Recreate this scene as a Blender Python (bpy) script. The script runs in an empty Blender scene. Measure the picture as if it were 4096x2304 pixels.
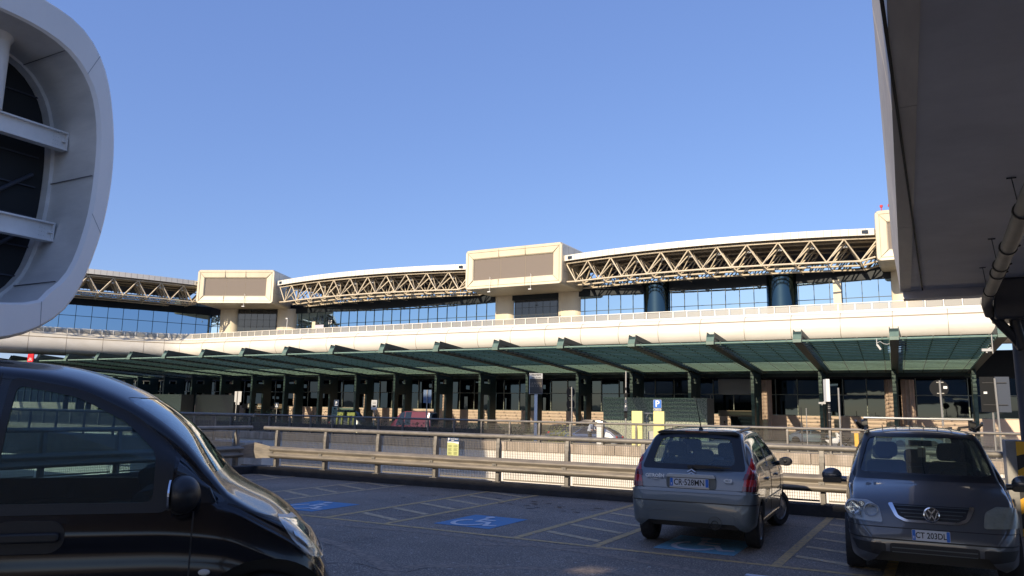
import bpy, bmesh, math, random
import numpy as np
from mathutils import Vector, Matrix
from mathutils.noise import noise as pnoise
S = bpy.context.scene
COL = S.collection
R = math.radians
random.seed(7)

# ---------------- camera, sky, sun, exposure ----------------
cam_d = bpy.data.cameras.new('camera'); cam = bpy.data.objects.new('camera', cam_d); COL.objects.link(cam)
cam_d.sensor_width = 36; cam_d.lens = 3080.69 / 4096 * 36; cam_d.clip_start = 0.05; cam_d.clip_end = 3000
fwd = Vector((-0.47759983, 0.86415691, 0.15852837)); rgt = Vector((0.87649945, 0.48105247, 0.01836373)); upv = Vector((0.06039132, -0.14772055, 0.98718363))
m3 = Matrix((rgt, upv, -fwd)).transposed()
cam.matrix_world = Matrix.Translation((0, 0, 1.7534)) @ m3.to_4x4()
S.camera = cam
S.render.resolution_x = 1024; S.render.resolution_y = 576
SUN_A, SUN_E = R(9), R(22)          # sun behind and left of the camera
to_sun = Vector((-math.sin(SUN_A) * math.cos(SUN_E), -math.cos(SUN_A) * math.cos(SUN_E), math.sin(SUN_E)))
w = bpy.data.worlds.new('World'); S.world = w; w.use_nodes = True
nt = w.node_tree; bg = nt.nodes['Background']
sky = nt.nodes.new('ShaderNodeTexSky'); sky.sky_type = 'NISHITA'; sky.sun_disc = False
sky.sun_elevation = SUN_E; sky.sun_rotation = math.atan2(to_sun.x, to_sun.y)
sky.altitude = 200; sky.air_density = 1.0; sky.dust_density = 0.6; sky.ozone_density = 2.5
mixc = nt.nodes.new('ShaderNodeMixRGB'); mixc.inputs[0].default_value = .43; mixc.inputs[2].default_value = (1.3, 2.2, 6.0, 1)   # evens the sky out like clear dry air
nt.links.new(sky.outputs[0], mixc.inputs[1]); nt.links.new(mixc.outputs[0], bg.inputs[0]); bg.inputs[1].default_value = 0.12
sd = bpy.data.lights.new('sun', 'SUN'); sun = bpy.data.objects.new('sun', sd); COL.objects.link(sun)
sd.energy = 4.2; sd.angle = R(0.5); sd.color = (1.0, 0.84, 0.62)
sun.rotation_euler = to_sun.to_track_quat('Z', 'Y').to_euler()
S.view_settings.view_transform = 'Standard'; S.view_settings.look = 'None'; S.view_settings.exposure = 0.40; S.view_settings.gamma = 1
S.render.engine = 'CYCLES'
try:
    S.cycles.max_bounces = 8; S.cycles.transparent_max_bounces = 24; S.cycles.caustics_reflective = False; S.cycles.caustics_refractive = False
except Exception: pass

# ---------------- materials ----------------
def nodes(m): return m.node_tree.nodes, m.node_tree.links
def mat(name, col, rough=0.6, metal=0.0, var=0.0, vscale=3.0, bump=0.0, bscale=40.0, coat=0.0, spec=0.5, col2=None, thr=None, stretch=None):
    m = bpy.data.materials.new(name); m.use_nodes = True; N, L = nodes(m); b = N['Principled BSDF']
    b.inputs['Base Color'].default_value = (*col, 1); b.inputs['Roughness'].default_value = rough; b.inputs['Metallic'].default_value = metal
    b.inputs['Coat Weight'].default_value = coat; b.inputs['Specular IOR Level'].default_value = spec
    b.inputs['Coat Roughness'].default_value = 0.03
    if var or col2 or bump:
        tc = N.new('ShaderNodeTexCoord'); mp = N.new('ShaderNodeMapping'); L.new(tc.outputs['Object'], mp.inputs[0])
        if stretch: mp.inputs['Scale'].default_value = stretch
    if var or col2:
        n = N.new('ShaderNodeTexNoise'); n.inputs['Scale'].default_value = vscale; n.inputs['Detail'].default_value = 8; n.inputs['Roughness'].default_value = 0.65
        L.new(mp.outputs[0], n.inputs['Vector'])
        r = N.new('ShaderNodeValToRGB'); L.new(n.outputs['Fac'], r.inputs[0])
        c2 = col2 if col2 else tuple(max(0, c * (1 - var)) for c in col)
        c1 = col if col2 else tuple(min(1, c * (1 + var)) for c in col)
        lo, hi = thr if thr else (0.3, 0.7)
        r.color_ramp.elements[0].position = lo; r.color_ramp.elements[1].position = hi
        r.color_ramp.elements[0].color = (*c2, 1); r.color_ramp.elements[1].color = (*c1, 1)
        L.new(r.outputs[0], b.inputs['Base Color'])
    if bump:
        n2 = N.new('ShaderNodeTexNoise'); n2.inputs['Scale'].default_value = bscale; n2.inputs['Detail'].default_value = 5
        L.new(mp.outputs[0], n2.inputs['Vector'])
        bp = N.new('ShaderNodeBump'); bp.inputs['Strength'].default_value = bump; bp.inputs['Distance'].default_value = 0.02
        L.new(n2.outputs['Fac'], bp.inputs['Height']); L.new(bp.outputs[0], b.inputs['Normal'])
    return m
def glassmat(name, tint, refl=0.12, rough=0.02, trans=0.8, gcol=(0.95, 0.97, 1)):
    """thin pane: tinted see-through plus a fresnel reflection"""
    m = bpy.data.materials.new(name); m.use_nodes = True; N, L = nodes(m); N.remove(N['Principled BSDF'])
    out = N['Material Output']; t = N.new('ShaderNodeBsdfTransparent'); g = N.new('ShaderNodeBsdfGlossy'); d = N.new('ShaderNodeBsdfDiffuse')
    t.inputs[0].default_value = (*tint, 1); g.inputs['Roughness'].default_value = rough; g.inputs[0].default_value = (*gcol, 1); d.inputs[0].default_value = (*[c * .5 for c in tint], 1)
    a = N.new('ShaderNodeMixShader'); a.inputs[0].default_value = trans; L.new(d.outputs[0], a.inputs[1]); L.new(t.outputs[0], a.inputs[2])
    lw = N.new('ShaderNodeLayerWeight'); lw.inputs[0].default_value = .5; f = N.new('ShaderNodeMath'); f.operation = 'POWER'; f.inputs[1].default_value = 4.5; L.new(lw.outputs['Facing'], f.inputs[0]); ad = N.new('ShaderNodeMath'); ad.operation = 'ADD'; ad.inputs[1].default_value = refl + .03; ad.use_clamp = True
    L.new(f.outputs[0], ad.inputs[0]); mx = N.new('ShaderNodeMixShader'); L.new(ad.outputs[0], mx.inputs[0]); L.new(a.outputs[0], mx.inputs[1]); L.new(g.outputs[0], mx.inputs[2])
    L.new(mx.outputs[0], out.inputs[0]); return m

M = {}
def asphalt(name, base, speck):
    m = bpy.data.materials.new(name); m.use_nodes = True; N, L = nodes(m); b = N['Principled BSDF']; b.inputs['Roughness'].default_value = 0.85
    tc = N.new('ShaderNodeTexCoord')
    def noise(s, d=4, r=.6):
        n = N.new('ShaderNodeTexNoise'); n.inputs['Scale'].default_value = s; n.inputs['Detail'].default_value = d; n.inputs['Roughness'].default_value = r; L.new(tc.outputs['Object'], n.inputs['Vector']); return n
    def ramp(src, lo, hi, c0, c1):
        r = N.new('ShaderNodeValToRGB'); L.new(src, r.inputs[0]); r.color_ramp.elements[0].position = lo; r.color_ramp.elements[1].position = hi
        r.color_ramp.elements[0].color = (*c0, 1); r.color_ramp.elements[1].color = (*c1, 1); return r
    def mix(mode, f, a, c):
        x = N.new('ShaderNodeMixRGB'); x.blend_type = mode; x.inputs[0].default_value = f; L.new(a, x.inputs[1]); L.new(c, x.inputs[2]); return x
    big = ramp(noise(0.5, 6).outputs['Fac'], .3, .7, tuple(c * .72 for c in base), tuple(c * 1.25 for c in base))
    v = N.new('ShaderNodeTexVoronoi'); v.inputs['Scale'].default_value = 38; L.new(tc.outputs['Object'], v.inputs['Vector'])
    sp = ramp(v.outputs['Distance'], .10, .42, (speck,) * 3, (0.62, 0.62, 0.62))
    wn = ramp(noise(48, 3, .8).outputs['Fac'], .38, .66, (.40, .40, .40), (1.9, 1.9, 1.9))
    sp2 = N.new('ShaderNodeTexVoronoi'); sp2.inputs['Scale'].default_value = 28; L.new(tc.outputs['Object'], sp2.inputs['Vector'])
    bright = ramp(sp2.outputs['Color'], .90, .95, (0, 0, 0), (.16, .16, .16))
    stain = ramp(noise(1.6, 5, .7).outputs['Fac'], .63, .72, (1, 1, 1), (.6, .6, .6))
    x = mix('MULTIPLY', 1, big.outputs[0], sp.outputs[0]); x = mix('MULTIPLY', .8, x.outputs[0], wn.outputs[0]); x = mix('MULTIPLY', 1, x.outputs[0], stain.outputs[0]); x = mix('ADD', 1, x.outputs[0], bright.outputs[0])
    L.new(x.outputs[0], b.inputs['Base Color'])
    bp = N.new('ShaderNodeBump'); bp.inputs['Strength'].default_value = .5; bp.inputs['Distance'].default_value = .01; L.new(v.outputs['Distance'], bp.inputs['Height']); L.new(bp.outputs[0], b.inputs['Normal'])
    return m
M['asphalt'] = asphalt('worn_asphalt', (.30, .25, .205), 1.5)
M['road'] = mat('road_asphalt', (.07, .068, .066), .9, var=.3, vscale=1)
def paint(name, col, under, lo, hi, scale=9):
    return mat(name, col, .75, col2=under, thr=(lo, hi), vscale=scale, bump=.2, bscale=60)
M['yellow_line'] = paint('worn_yellow_paint', (.62, .40, .15), (.20, .17, .145), .30, .60, 14)
M['faded_line'] = paint('faded_yellow_paint', (.60, .43, .24), (.19, .165, .145), .30, .58, 11)
M['blue_paint'] = paint('worn_blue_paint', (.075, .23, .43), (.13, .18, .25), .22, .5, 12)
M['blue_faded'] = paint('faded_blue_paint', (.16, .40, .52), (.15, .22, .27), .25, .6, 12)
M['white_paint'] = paint('worn_white_paint', (.62, .63, .66), (.25, .3, .4), .25, .5, 15)
M['kerb'] = mat('black_bitumen_kerb', (.022, .022, .025), .8, var=.4, vscale=4, bump=.3, bscale=20)
M['galv'] = mat('weathered_galvanised_steel', (.20, .185, .165), .55, .25, var=.28, vscale=5, bump=.06, bscale=12, stretch=(1, 1, 3))
M['galv_rust'] = mat('dusty_guardrail_steel', (.27, .235, .19), .55, .2, col2=(.145, .13, .112), thr=(.3, .62), vscale=6, bump=.12, bscale=9, stretch=(.35, 1, 2))
M['wire'] = mat('galvanised_wire', (.24, .22, .19), .5, .4)
M['concrete'] = mat('grey_concrete', (.3, .29, .27), .9, var=.3, vscale=2, bump=.3, bscale=15)
M['coping'] = mat('stained_concrete_coping', (.50, .42, .34), .9, col2=(.26, .205, .15), thr=(.33, .62), vscale=1.3, bump=.3, bscale=8, stretch=(1, 1, .4))
M['whitewall'] = mat('white_painted_wall', (.80, .75, .67), .8, col2=(.66, .60, .52), thr=(.25, .5), vscale=1.2, stretch=(1.2, 1, .3))
M['peach'] = mat('peach_render', (.86, .64, .50), .85, var=.06, vscale=2)
M['cream'] = mat('cream_metal_cladding', (.74, .655, .49), .42, col2=(.66, .575, .42), thr=(.3, .6), vscale=.7, stretch=(1, 1, .35), spec=.4)
M['seam'] = mat('panel_seam', (.30, .25, .18), .8)
M['whiteclad'] = mat('offwhite_road_cladding', (.80, .765, .69), .42, col2=(.72, .675, .59), thr=(.3, .6), vscale=.5, stretch=(.6, 1, 2), spec=.4)
M['truss'] = mat('buff_painted_tube', (.66, .565, .42), .5, var=.12, vscale=2)
M['soffit'] = mat('ribbed_brown_soffit', (.20, .165, .13), .7)
M['fascia'] = mat('white_roof_fascia', (.80, .765, .68), .4, var=.04, vscale=1)
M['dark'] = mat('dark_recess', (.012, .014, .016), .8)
M['green'] = mat('dark_green_steel', (.022, .048, .042), .45, var=.2, vscale=2)
M['greenlt'] = mat('light_green_steel', (.13, .20, .165), .45, var=.15, vscale=3)
M['pierp'] = mat('mid_green_panel', (.045, .085, .07), .4, var=.2, vscale=2)
M['slat'] = mat('green_slat_tube', (.20, .30, .25), .35, var=.15, vscale=3)
M['granite'] = mat('speckled_green_granite', (.46, .48, .37), .6, col2=(.15, .19, .15), thr=(.44, .56), vscale=9)
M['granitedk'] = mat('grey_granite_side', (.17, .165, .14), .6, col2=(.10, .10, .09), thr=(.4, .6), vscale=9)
M['terracotta'] = mat('pink_fluted_cladding', (.62, .44, .34), .7, var=.15, vscale=2)
M['shade_ribs'] = mat('brown_flute_grooves', (.20, .12, .09), .8)
M['brown'] = mat('bronze_panel', (.26, .19, .125), .5, .2)
M['frame'] = mat('pale_green_frame', (.34, .36, .30), .5)
M['whitegrey'] = mat('white_grey_shell', (.80, .775, .74), .45, col2=(.68, .66, .63), thr=(.3, .65), vscale=.35, stretch=(1, .5, .25))
M['lining'] = mat('weathered_white_lining', (.74, .72, .68), .55, col2=(.52, .51, .485), thr=(.32, .62), vscale=.5, stretch=(.3, .5, 1.2))
M['steelwhite'] = mat('white_painted_steel', (.72, .71, .69), .45, var=.08, vscale=1)
M['soffitgrey'] = mat('grey_plaster_soffit', (.84, .82, .81), .9, var=.10, vscale=.8, bump=.1, bscale=12)
M['slabface'] = mat('cream_slab_edge', (.86, .79, .68), .7, col2=(.66, .60, .52), thr=(.4, .6), vscale=1.5, stretch=(1, .15, 1))
M['pipe'] = mat('grey_plastic_pipe', (.20, .185, .165), .6, var=.15, vscale=3)
M['pipedark'] = mat('dark_bracket_metal', (.02, .022, .028), .5)
M['column'] = mat('dark_blue_grey_column', (.05, .055, .07), .5, var=.2, vscale=3)
M['black'] = mat('matt_black', (.012, .012, .014), .55)
M['rubber'] = mat('tyre_rubber', (.016, .016, .018), .8, bump=.2, bscale=60)
M['plastic'] = mat('black_plastic', (.010, .0105, .012), .42)
M['cabin'] = mat('dark_cabin_fabric', (.022, .026, .032), .8)
M['seatgrey'] = mat('grey_seat_fabric', (.06, .07, .08), .85)
M['vanpaint'] = mat('gloss_black_paint', (.003, .0035, .006), .14, 0, coat=.30, spec=.45)
M['c3paint'] = mat('blue_grey_metallic_paint', (.135, .158, .175), .32, .35, coat=.9)
M['c3bumper'] = mat('blue_grey_bumper_paint', (.115, .135, .145), .36, .25, coat=.6)
M['mpvpaint'] = mat('dark_grey_metallic_paint', (.085, .09, .10), .30, .35, coat=.9)
M['whitecar'] = mat('white_car_paint', (.80, .84, .80), .3, coat=.8)
M['redcar'] = mat('dark_red_car_paint', (.13, .014, .02), .3, coat=.8)
M['greycar'] = mat('grey_car_paint', (.08, .095, .10), .3, .3, coat=.8)
M['silver'] = mat('silver_paint', (.48, .49, .50), .35, .6)
M['chrome'] = mat('chrome', (.75, .77, .8), .12, 1.0)
M['hubcap'] = mat('silver_hubcap', (.26, .265, .28), .38, .6)
M['redlens'] = mat('red_tail_lens', (.42, .010, .014), .18, coat=1)
M['darkred'] = mat('dark_red_lens', (.13, .006, .010), .18, coat=1)
M['amber'] = mat('hazard_amber', (.80, .42, .02), .5)
M['clearlens'] = glassmat('clear_lamp_lens', (.9, .92, .93), .02, .02, .985)
M['hazy'] = mat('hazed_lamp_lens', (.20, .21, .18), .35, var=.25, vscale=9, coat=.4)
M['carglass'] = glassmat('tinted_car_glass', (.74, .82, .82), .01, .015, .96)
M['vanglass'] = glassmat('dark_side_glass', (.66, .76, .78), -.015, .015, .96)
M['dkglass'] = mat('opaque_dark_glass', (.012, .018, .024), .05, 0, spec=.8)
M['plate'] = mat('white_plate', (.62, .63, .66), .5)
M['blue'] = mat('sign_blue', (.012, .14, .55), .4)
M['navy'] = mat('dark_navy_back', (.016, .03, .06), .5)
M['letter'] = mat('black_letter', (.01, .01, .012), .5)
M['white'] = mat('white_paint_clean', (.80, .80, .78), .5)
M['offwhite'] = mat('pale_grey_panel', (.50, .50, .48), .5)
M['yellow'] = mat('pale_yellow_panel', (.82, .76, .30), .5)
M['lime'] = mat('lime_yellow_print', (.52, .55, .22), .5)
M['yellowgreen'] = mat('yellow_green_stand', (.17, .20, .035), .5)
M['red'] = mat('sign_red', (.70, .02, .03), .4)
M['signback'] = mat('grey_sign_back', (.020, .021, .022), .8, spec=.1)
M['pole'] = mat('grey_steel_pole', (.32, .31, .29), .45, .4)
M['leaf'] = mat('hedge_leaf', (.055, .085, .022), .6, var=.5, vscale=4)
M['leafy'] = mat('yellow_and_sunlit_leaf', (.20, .22, .05), .6, var=.4, vscale=4)  # also paints the sunlit tips of the hedge
M['soil'] = mat('dry_soil', (.16, .11, .07), .95, var=.3, vscale=3)
M['skin'] = mat('skin', (.42, .24, .16), .6)
M['louverdk'] = glassmat('green_tinted_louvre', (.24, .32, .30), -.02, .12, .985, (.05, .07, .065))
M['louver'] = glassmat('green_louvre_glass', (.87, .89, .875), -.02, .1, .99, (.06, .08, .07))
M['parapet'] = glassmat('cream_frosted_glass', (.80, .77, .70), .03, .3, .40)
M['brownglass'] = glassmat('brown_tinted_glass', (.70, .59, .48), .0, .05, .38)
def mirror(name, tint, rough=.02):
    m = mat(name, tint, rough, 1.0); N, L = nodes(m); b = N['Principled BSDF']
    tc = N.new('ShaderNodeTexCoord'); n = N.new('ShaderNodeTexNoise'); n.inputs['Scale'].default_value = .55; n.inputs['Detail'].default_value = 2
    L.new(tc.outputs['Object'], n.inputs['Vector']); bp = N.new('ShaderNodeBump'); bp.inputs['Strength'].default_value = .06; bp.inputs['Distance'].default_value = .05
    L.new(n.outputs['Fac'], bp.inputs['Height']); L.new(bp.outputs[0], b.inputs['Normal']); return m
M['blueglass'] = mirror('blue_mirror_glass', (.33, .48, .62))
M['arrglass'] = mirror('dark_mirror_glass', (.035, .05, .06))
M['greenglass'] = mirror('green_dark_glass', (.07, .11, .13), .08)

# ---------------- mesh builder ----------------
class MB:
    def __init__(s): s.v = []; s.f = []; s.mi = []; s.cur = 0
    def add(s, vs, fs):
        b = len(s.v); s.v += [tuple(p) for p in vs]; s.f += [tuple(b + i for i in f) for f in fs]; s.mi += [s.cur] * len(fs); return s
    def box(s, x0, x1, y0, y1, z0, z1):
        v = [(x, y, z) for x in (x0, x1) for y in (y0, y1) for z in (z0, z1)]
        return s.add(v, [(0, 1, 3, 2), (4, 6, 7, 5), (0, 4, 5, 1), (2, 3, 7, 6), (0, 2, 6, 4), (1, 5, 7, 3)])
    def obox(s, c, ax, ay, az):
        c, ax, ay, az = map(Vector, (c, ax, ay, az))
        v = [c + ax * i + ay * j + az * k for i in (-1, 1) for j in (-1, 1) for k in (-1, 1)]
        return s.add(v, [(0, 1, 3, 2), (4, 6, 7, 5), (0, 4, 5, 1), (2, 3, 7, 6), (0, 2, 6, 4), (1, 5, 7, 3)])
    def tube(s, p0, p1, r, n=8, r1=None, cap=True):
        p0, p1 = Vector(p0), Vector(p1); d = (p1 - p0).normalized()
        a = d.orthogonal().normalized(); b = d.cross(a); r1 = r if r1 is None else r1
        vs = [p0 + (a * math.cos(t) + b * math.sin(t)) * r for t in [2 * math.pi * i / n for i in range(n)]]
        vs += [p1 + (a * math.cos(t) + b * math.sin(t)) * r1 for t in [2 * math.pi * i / n for i in range(n)]]
        fs = [(i, (i + 1) % n, n + (i + 1) % n, n + i) for i in range(n)]
        if cap: fs += [tuple(range(n - 1, -1, -1)), tuple(range(n, 2 * n))]
        return s.add(vs, fs)
    def path(s, pts, r, n=8):
        pts = [Vector(p) for p in pts]; vs = []
        a = None
        for i, p in enumerate(pts):
            d = (pts[min(i + 1, len(pts) - 1)] - pts[max(i - 1, 0)]).normalized()
            a = (d.orthogonal() if a is None else (a - d * a.dot(d))).normalized(); b = d.cross(a)
            vs += [p + (a * math.cos(2 * math.pi * k / n) + b * math.sin(2 * math.pi * k / n)) * r for k in range(n)]
        fs = [(i * n + k, i * n + (k + 1) % n, (i + 1) * n + (k + 1) % n, (i + 1) * n + k) for i in range(len(pts) - 1) for k in range(n)]
        fs += [tuple(range(n - 1, -1, -1)), tuple(range((len(pts) - 1) * n, len(pts) * n))]
        return s.add(vs, fs)
    def prism(s, poly, f0, f1):
        n = len(poly); vs = [f0(*p) for p in poly] + [f1(*p) for p in poly]
        fs = [(i, (i + 1) % n, n + (i + 1) % n, n + i) for i in range(n)] + [tuple(range(n - 1, -1, -1)), tuple(range(n, 2 * n))]
        return s.add(vs, fs)
    def sweep(s, prof, frames, closed=False):
        """prof: list of (a,b); frames: list of functions (a,b)->point"""
        n = len(prof); vs = [f(*p) for f in frames for p in prof]
        rng = range(n) if closed else range(n - 1)
        fs = [(i * n + k, i * n + (k + 1) % n, (i + 1) * n + (k + 1) % n, (i + 1) * n + k) for i in range(len(frames) - 1) for k in rng]
        return s.add(vs, fs)
    def quad(s, a, b, c, d): return s.add([a, b, c, d], [(0, 1, 2, 3)])
    def lathe(s, prof, c, axis, n=24):
        c = Vector(c); ax = Vector(axis).normalized(); a = ax.orthogonal().normalized(); b = ax.cross(a)
        vs = [c + ax * h + (a * math.cos(2 * math.pi * k / n) + b * math.sin(2 * math.pi * k / n)) * r for (r, h) in prof for k in range(n)]
        return s.add(vs, [(i * n + k, i * n + (k + 1) % n, (i + 1) * n + (k + 1) % n, (i + 1) * n + k) for i in range(len(prof) - 1) for k in range(n)])
    def ball(s, c, r, n=10, m=6, sc=(1, 1, 1)):
        vs = [(c[0] + r * sc[0] * math.sin(math.pi * j / m) * math.cos(2 * math.pi * i / n), c[1] + r * sc[1] * math.sin(math.pi * j / m) * math.sin(2 * math.pi * i / n), c[2] + r * sc[2] * math.cos(math.pi * j / m)) for j in range(m + 1) for i in range(n)]
        return s.add(vs, [(j * n + i, (j + 1) * n + i, (j + 1) * n + (i + 1) % n, j * n + (i + 1) % n) for j in range(m) for i in range(n)])
    def tform(s, Mx): s.v = [tuple(Mx @ Vector(p)) for p in s.v]; return s
    def merge(s, o): return s.add(o.v, o.f)
    def mesh(s, name):
        me = bpy.data.meshes.new(name); me.from_pydata(s.v, [], s.f); me.update(); return me
    def build(s, name, mats, parent=None, smooth=None, bevel=0, fix=True):
        me = s.mesh(name)
        if not isinstance(mats, (list, tuple)): mats = [mats]
        for m in mats: me.materials.append(m)
        if any(s.mi): me.polygons.foreach_set('material_index', s.mi)
        if fix or bevel:
            bm = bmesh.new(); bm.from_mesh(me); bmesh.ops.remove_doubles(bm, verts=bm.verts, dist=1e-5)
            if fix: bmesh.ops.recalc_face_normals(bm, faces=bm.faces)
            if bevel:
                es = [e for e in bm.edges if len(e.link_faces) == 2 and e.calc_face_angle(0) > R(40)]
                bmesh.ops.bevel(bm, geom=es, offset=bevel, segments=2, affect='EDGES', profile=.5, clamp_overlap=True)
            bm.to_mesh(me); bm.free()
        if smooth is not None: setsmooth(me, smooth)
        o = bpy.data.objects.new(name, me); COL.objects.link(o)
        if parent: o.parent = parent
        return o
def setsmooth(me, ang):
    me.polygons.foreach_set('use_smooth', [True] * len(me.polygons)); me.set_sharp_from_angle(angle=R(ang))
def tag(o, label=None, cat=None, group=None, kind=None):
    if label: o['label'] = label
    if cat: o['category'] = cat
    if group: o['group'] = group
    if kind: o['kind'] = kind
    return o
def empty(name, loc=(0, 0, 0), rz=0, label=None, cat=None, group=None):
    o = bpy.data.objects.new(name, None); COL.objects.link(o); o.location = loc; o.rotation_euler = (0, 0, rz); o.empty_display_size = .3
    return tag(o, label, cat, group)
def textmb(body, size, fn, align='CENTER', bold=0.0, sx=1.0):
    """text as flat mesh; fn maps (x,y) to a 3-D point"""
    cu = bpy.data.curves.new('t', 'FONT'); cu.body = body; cu.size = size; cu.align_x = align; cu.align_y = 'CENTER'; cu.offset = bold; cu.resolution_u = 3
    o = bpy.data.objects.new('t', cu); COL.objects.link(o); dg = bpy.context.evaluated_depsgraph_get(); me = bpy.data.meshes.new_from_object(o.evaluated_get(dg))
    mb = MB(); mb.add([fn(v.co.x * sx, v.co.y) for v in me.vertices], [tuple(p.vertices) for p in me.polygons])
    bpy.data.objects.remove(o); bpy.data.curves.remove(cu); bpy.data.meshes.remove(me); return mb
def arc(cx, cy, r, a0, a1, n): return [(cx + r * math.cos(a0 + (a1 - a0) * i / n), cy + r * math.sin(a0 + (a1 - a0) * i / n)) for i in range(n + 1)]
def rrect(x0, x1, y0, y1, r, n=4):
    p = []
    for cx, cy, a in ((x1 - r, y1 - r, 0), (x0 + r, y1 - r, 90), (x0 + r, y0 + r, 180), (x1 - r, y0 + r, 270)): p += arc(cx, cy, r, R(a), R(a + 90), n)
    return p
def stroke(pts, w):
    """polyline to a ribbon polygon list of quads (2-D)"""
    out = []
    for i in range(len(pts) - 1):
        a, b = Vector(pts[i]), Vector(pts[i + 1]); d = (b - a).normalized(); n = Vector((-d.y, d.x)) * w / 2; e = d * w * .25
        out.append([tuple(a - e + n), tuple(a - e - n), tuple(b + e - n), tuple(b + e + n)])
    return out

# ---------------- ground, parking deck, markings ----------------
def struct(name, mb, m, **k): return tag(mb.build(name, m, **k), kind='structure')
b = MB(); b.box(-900, 900, -900, 1500, -6, -4.3); struct('ground', b, M['road'])
b = MB(); b.box(-16.6, 60, -60, 15.15, -.6, 0); struct('parking_deck', b, M['asphalt'])
b = MB(); b.box(-400, 300, 36.3, 71.0, -3.0, -.70); struct('arrivals_road', b, M['road'])
b = MB(); b.box(-400, 300, 71.0, 84.4, -3.0, -.56); struct('pavement', b, M['concrete'])
# kerb upstand along the deck edge (bitumen face)
b = MB(); b.box(-16.6, 1.6, 15.15, 15.6, -.9, .20); b.box(-16.6, -16.15, 6, 15.15, 0, .20)
struct('kerb', b, M['kerb'], bevel=.02)
def mark(name, polys, m, z=.004):
    b = MB()
    for p in polys: b.add([(x, y, z) for x, y in p], [tuple(range(len(p)))])
    return struct(name, b, m, fix=False)
def rect(x0, x1, y0, y1): return [(x0, y0), (x1, y0), (x1, y1), (x0, y1)]
bays = [-14.65, -11.15, -7.65, -4.15, -.62]
mark('front_line', [rect(-13.3, 3.5, 9.83, 9.94)], M['yellow_line'])
sides = []
for i, u in enumerate(bays):
    sides += [(rect(u - 1.26, u - 1.14, 9.94, 15.12), i > 1), (rect(u - .06, u + .06, 9.94, 15.12), i > 1)]
mark('bay_lines', [p for p, y in sides if y], M['yellow_line']); mark('faded_bay_lines', [p for p, y in sides if not y], M['faded_line'])
hatch, hatch2 = [], []
for i, u in enumerate(bays):
    for k in range(6):
        y = 10.25 + k * .86; p = [(u - 1.10, y + .56), (u - 1.10, y + .40), (u - .10, y), (u - .10, y + .16)]
        (hatch if i > 1 else hatch2).append(p)
mark('hatch_lines', hatch + hatch2, M['faded_line'])
def isa(u0, u1, v0, v1, m, mw, nm):
    mark(nm + '_square', [rect(u0, u1, v0, v1)], m)
    def T(p): return (u0 + (u1 - u0) * p[0], v0 + (v1 - v0) * p[1])
    ps = []
    for pts in ([(.42, .74), (.45, .46), (.66, .46), (.78, .2), (.92, .25)], [(.43, .62), (.64, .62)], [(x, y) for x, y in arc(.42, .34, .26, R(125), R(345), 14)]):
        ps += [[T(q) for q in quad] for quad in stroke(pts, .075)]
    ps.append([T(q) for q in arc(.40, .85, .075, 0, R(337), 14)])
    b = MB()
    for i, p in enumerate(ps): b.add([(x, y, .008 + .00015 * i) for x, y in p], [tuple(range(len(p)))])
    struct(nm, b, mw, fix=False)
isa(-7.07, -6.06, 10.38, 11.66, M['blue_paint'], M['white_paint'], 'wheelchair_marking')
isa(-10.55, -9.53, 10.30, 11.58, M['blue_paint'], M['white_paint'], 'wheelchair_marking')
isa(-3.46, -2.40, 10.27, 11.55, M['blue_faded'], M['white_paint'], 'wheelchair_marking')
mark('white_line', [rect(-2.02, -1.5, 9.12, 9.24)], M['white_paint'])
# litter and specks on the asphalt
b = MB()
for _ in range(60):
    x, y = random.uniform(-14, 1), random.uniform(6.5, 15); r = random.uniform(.006, .02); a = random.uniform(0, 3)
    b.obox((x, y, .006), (r * math.cos(a), r * math.sin(a), 0), (-r * .4 * math.sin(a), r * .4 * math.cos(a), 0), (0, 0, .003))
tag(b.build('litter', M['offwhite']), 'tiny pale scraps scattered over the dark asphalt of the parking deck', 'litter', kind='stuff')
b = MB()
for cx, cy, n in ((-6.3, 13.3, 16), (-6.9, 13.9, 8), (-9.6, 13.6, 6)):
    for _ in range(n):
        x, y = cx + random.gauss(0, .45), cy + random.gauss(0, .3); r = random.uniform(.03, .09)
        b.add([(x + r * math.cos(t) * random.uniform(.7, 1.3), y + r * .6 * math.sin(t) * random.uniform(.7, 1.3), .005) for t in [i * .7 for i in range(9)]], [tuple(range(9))])
struct('oil_stains', b, M['black'], fix=False)

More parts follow.
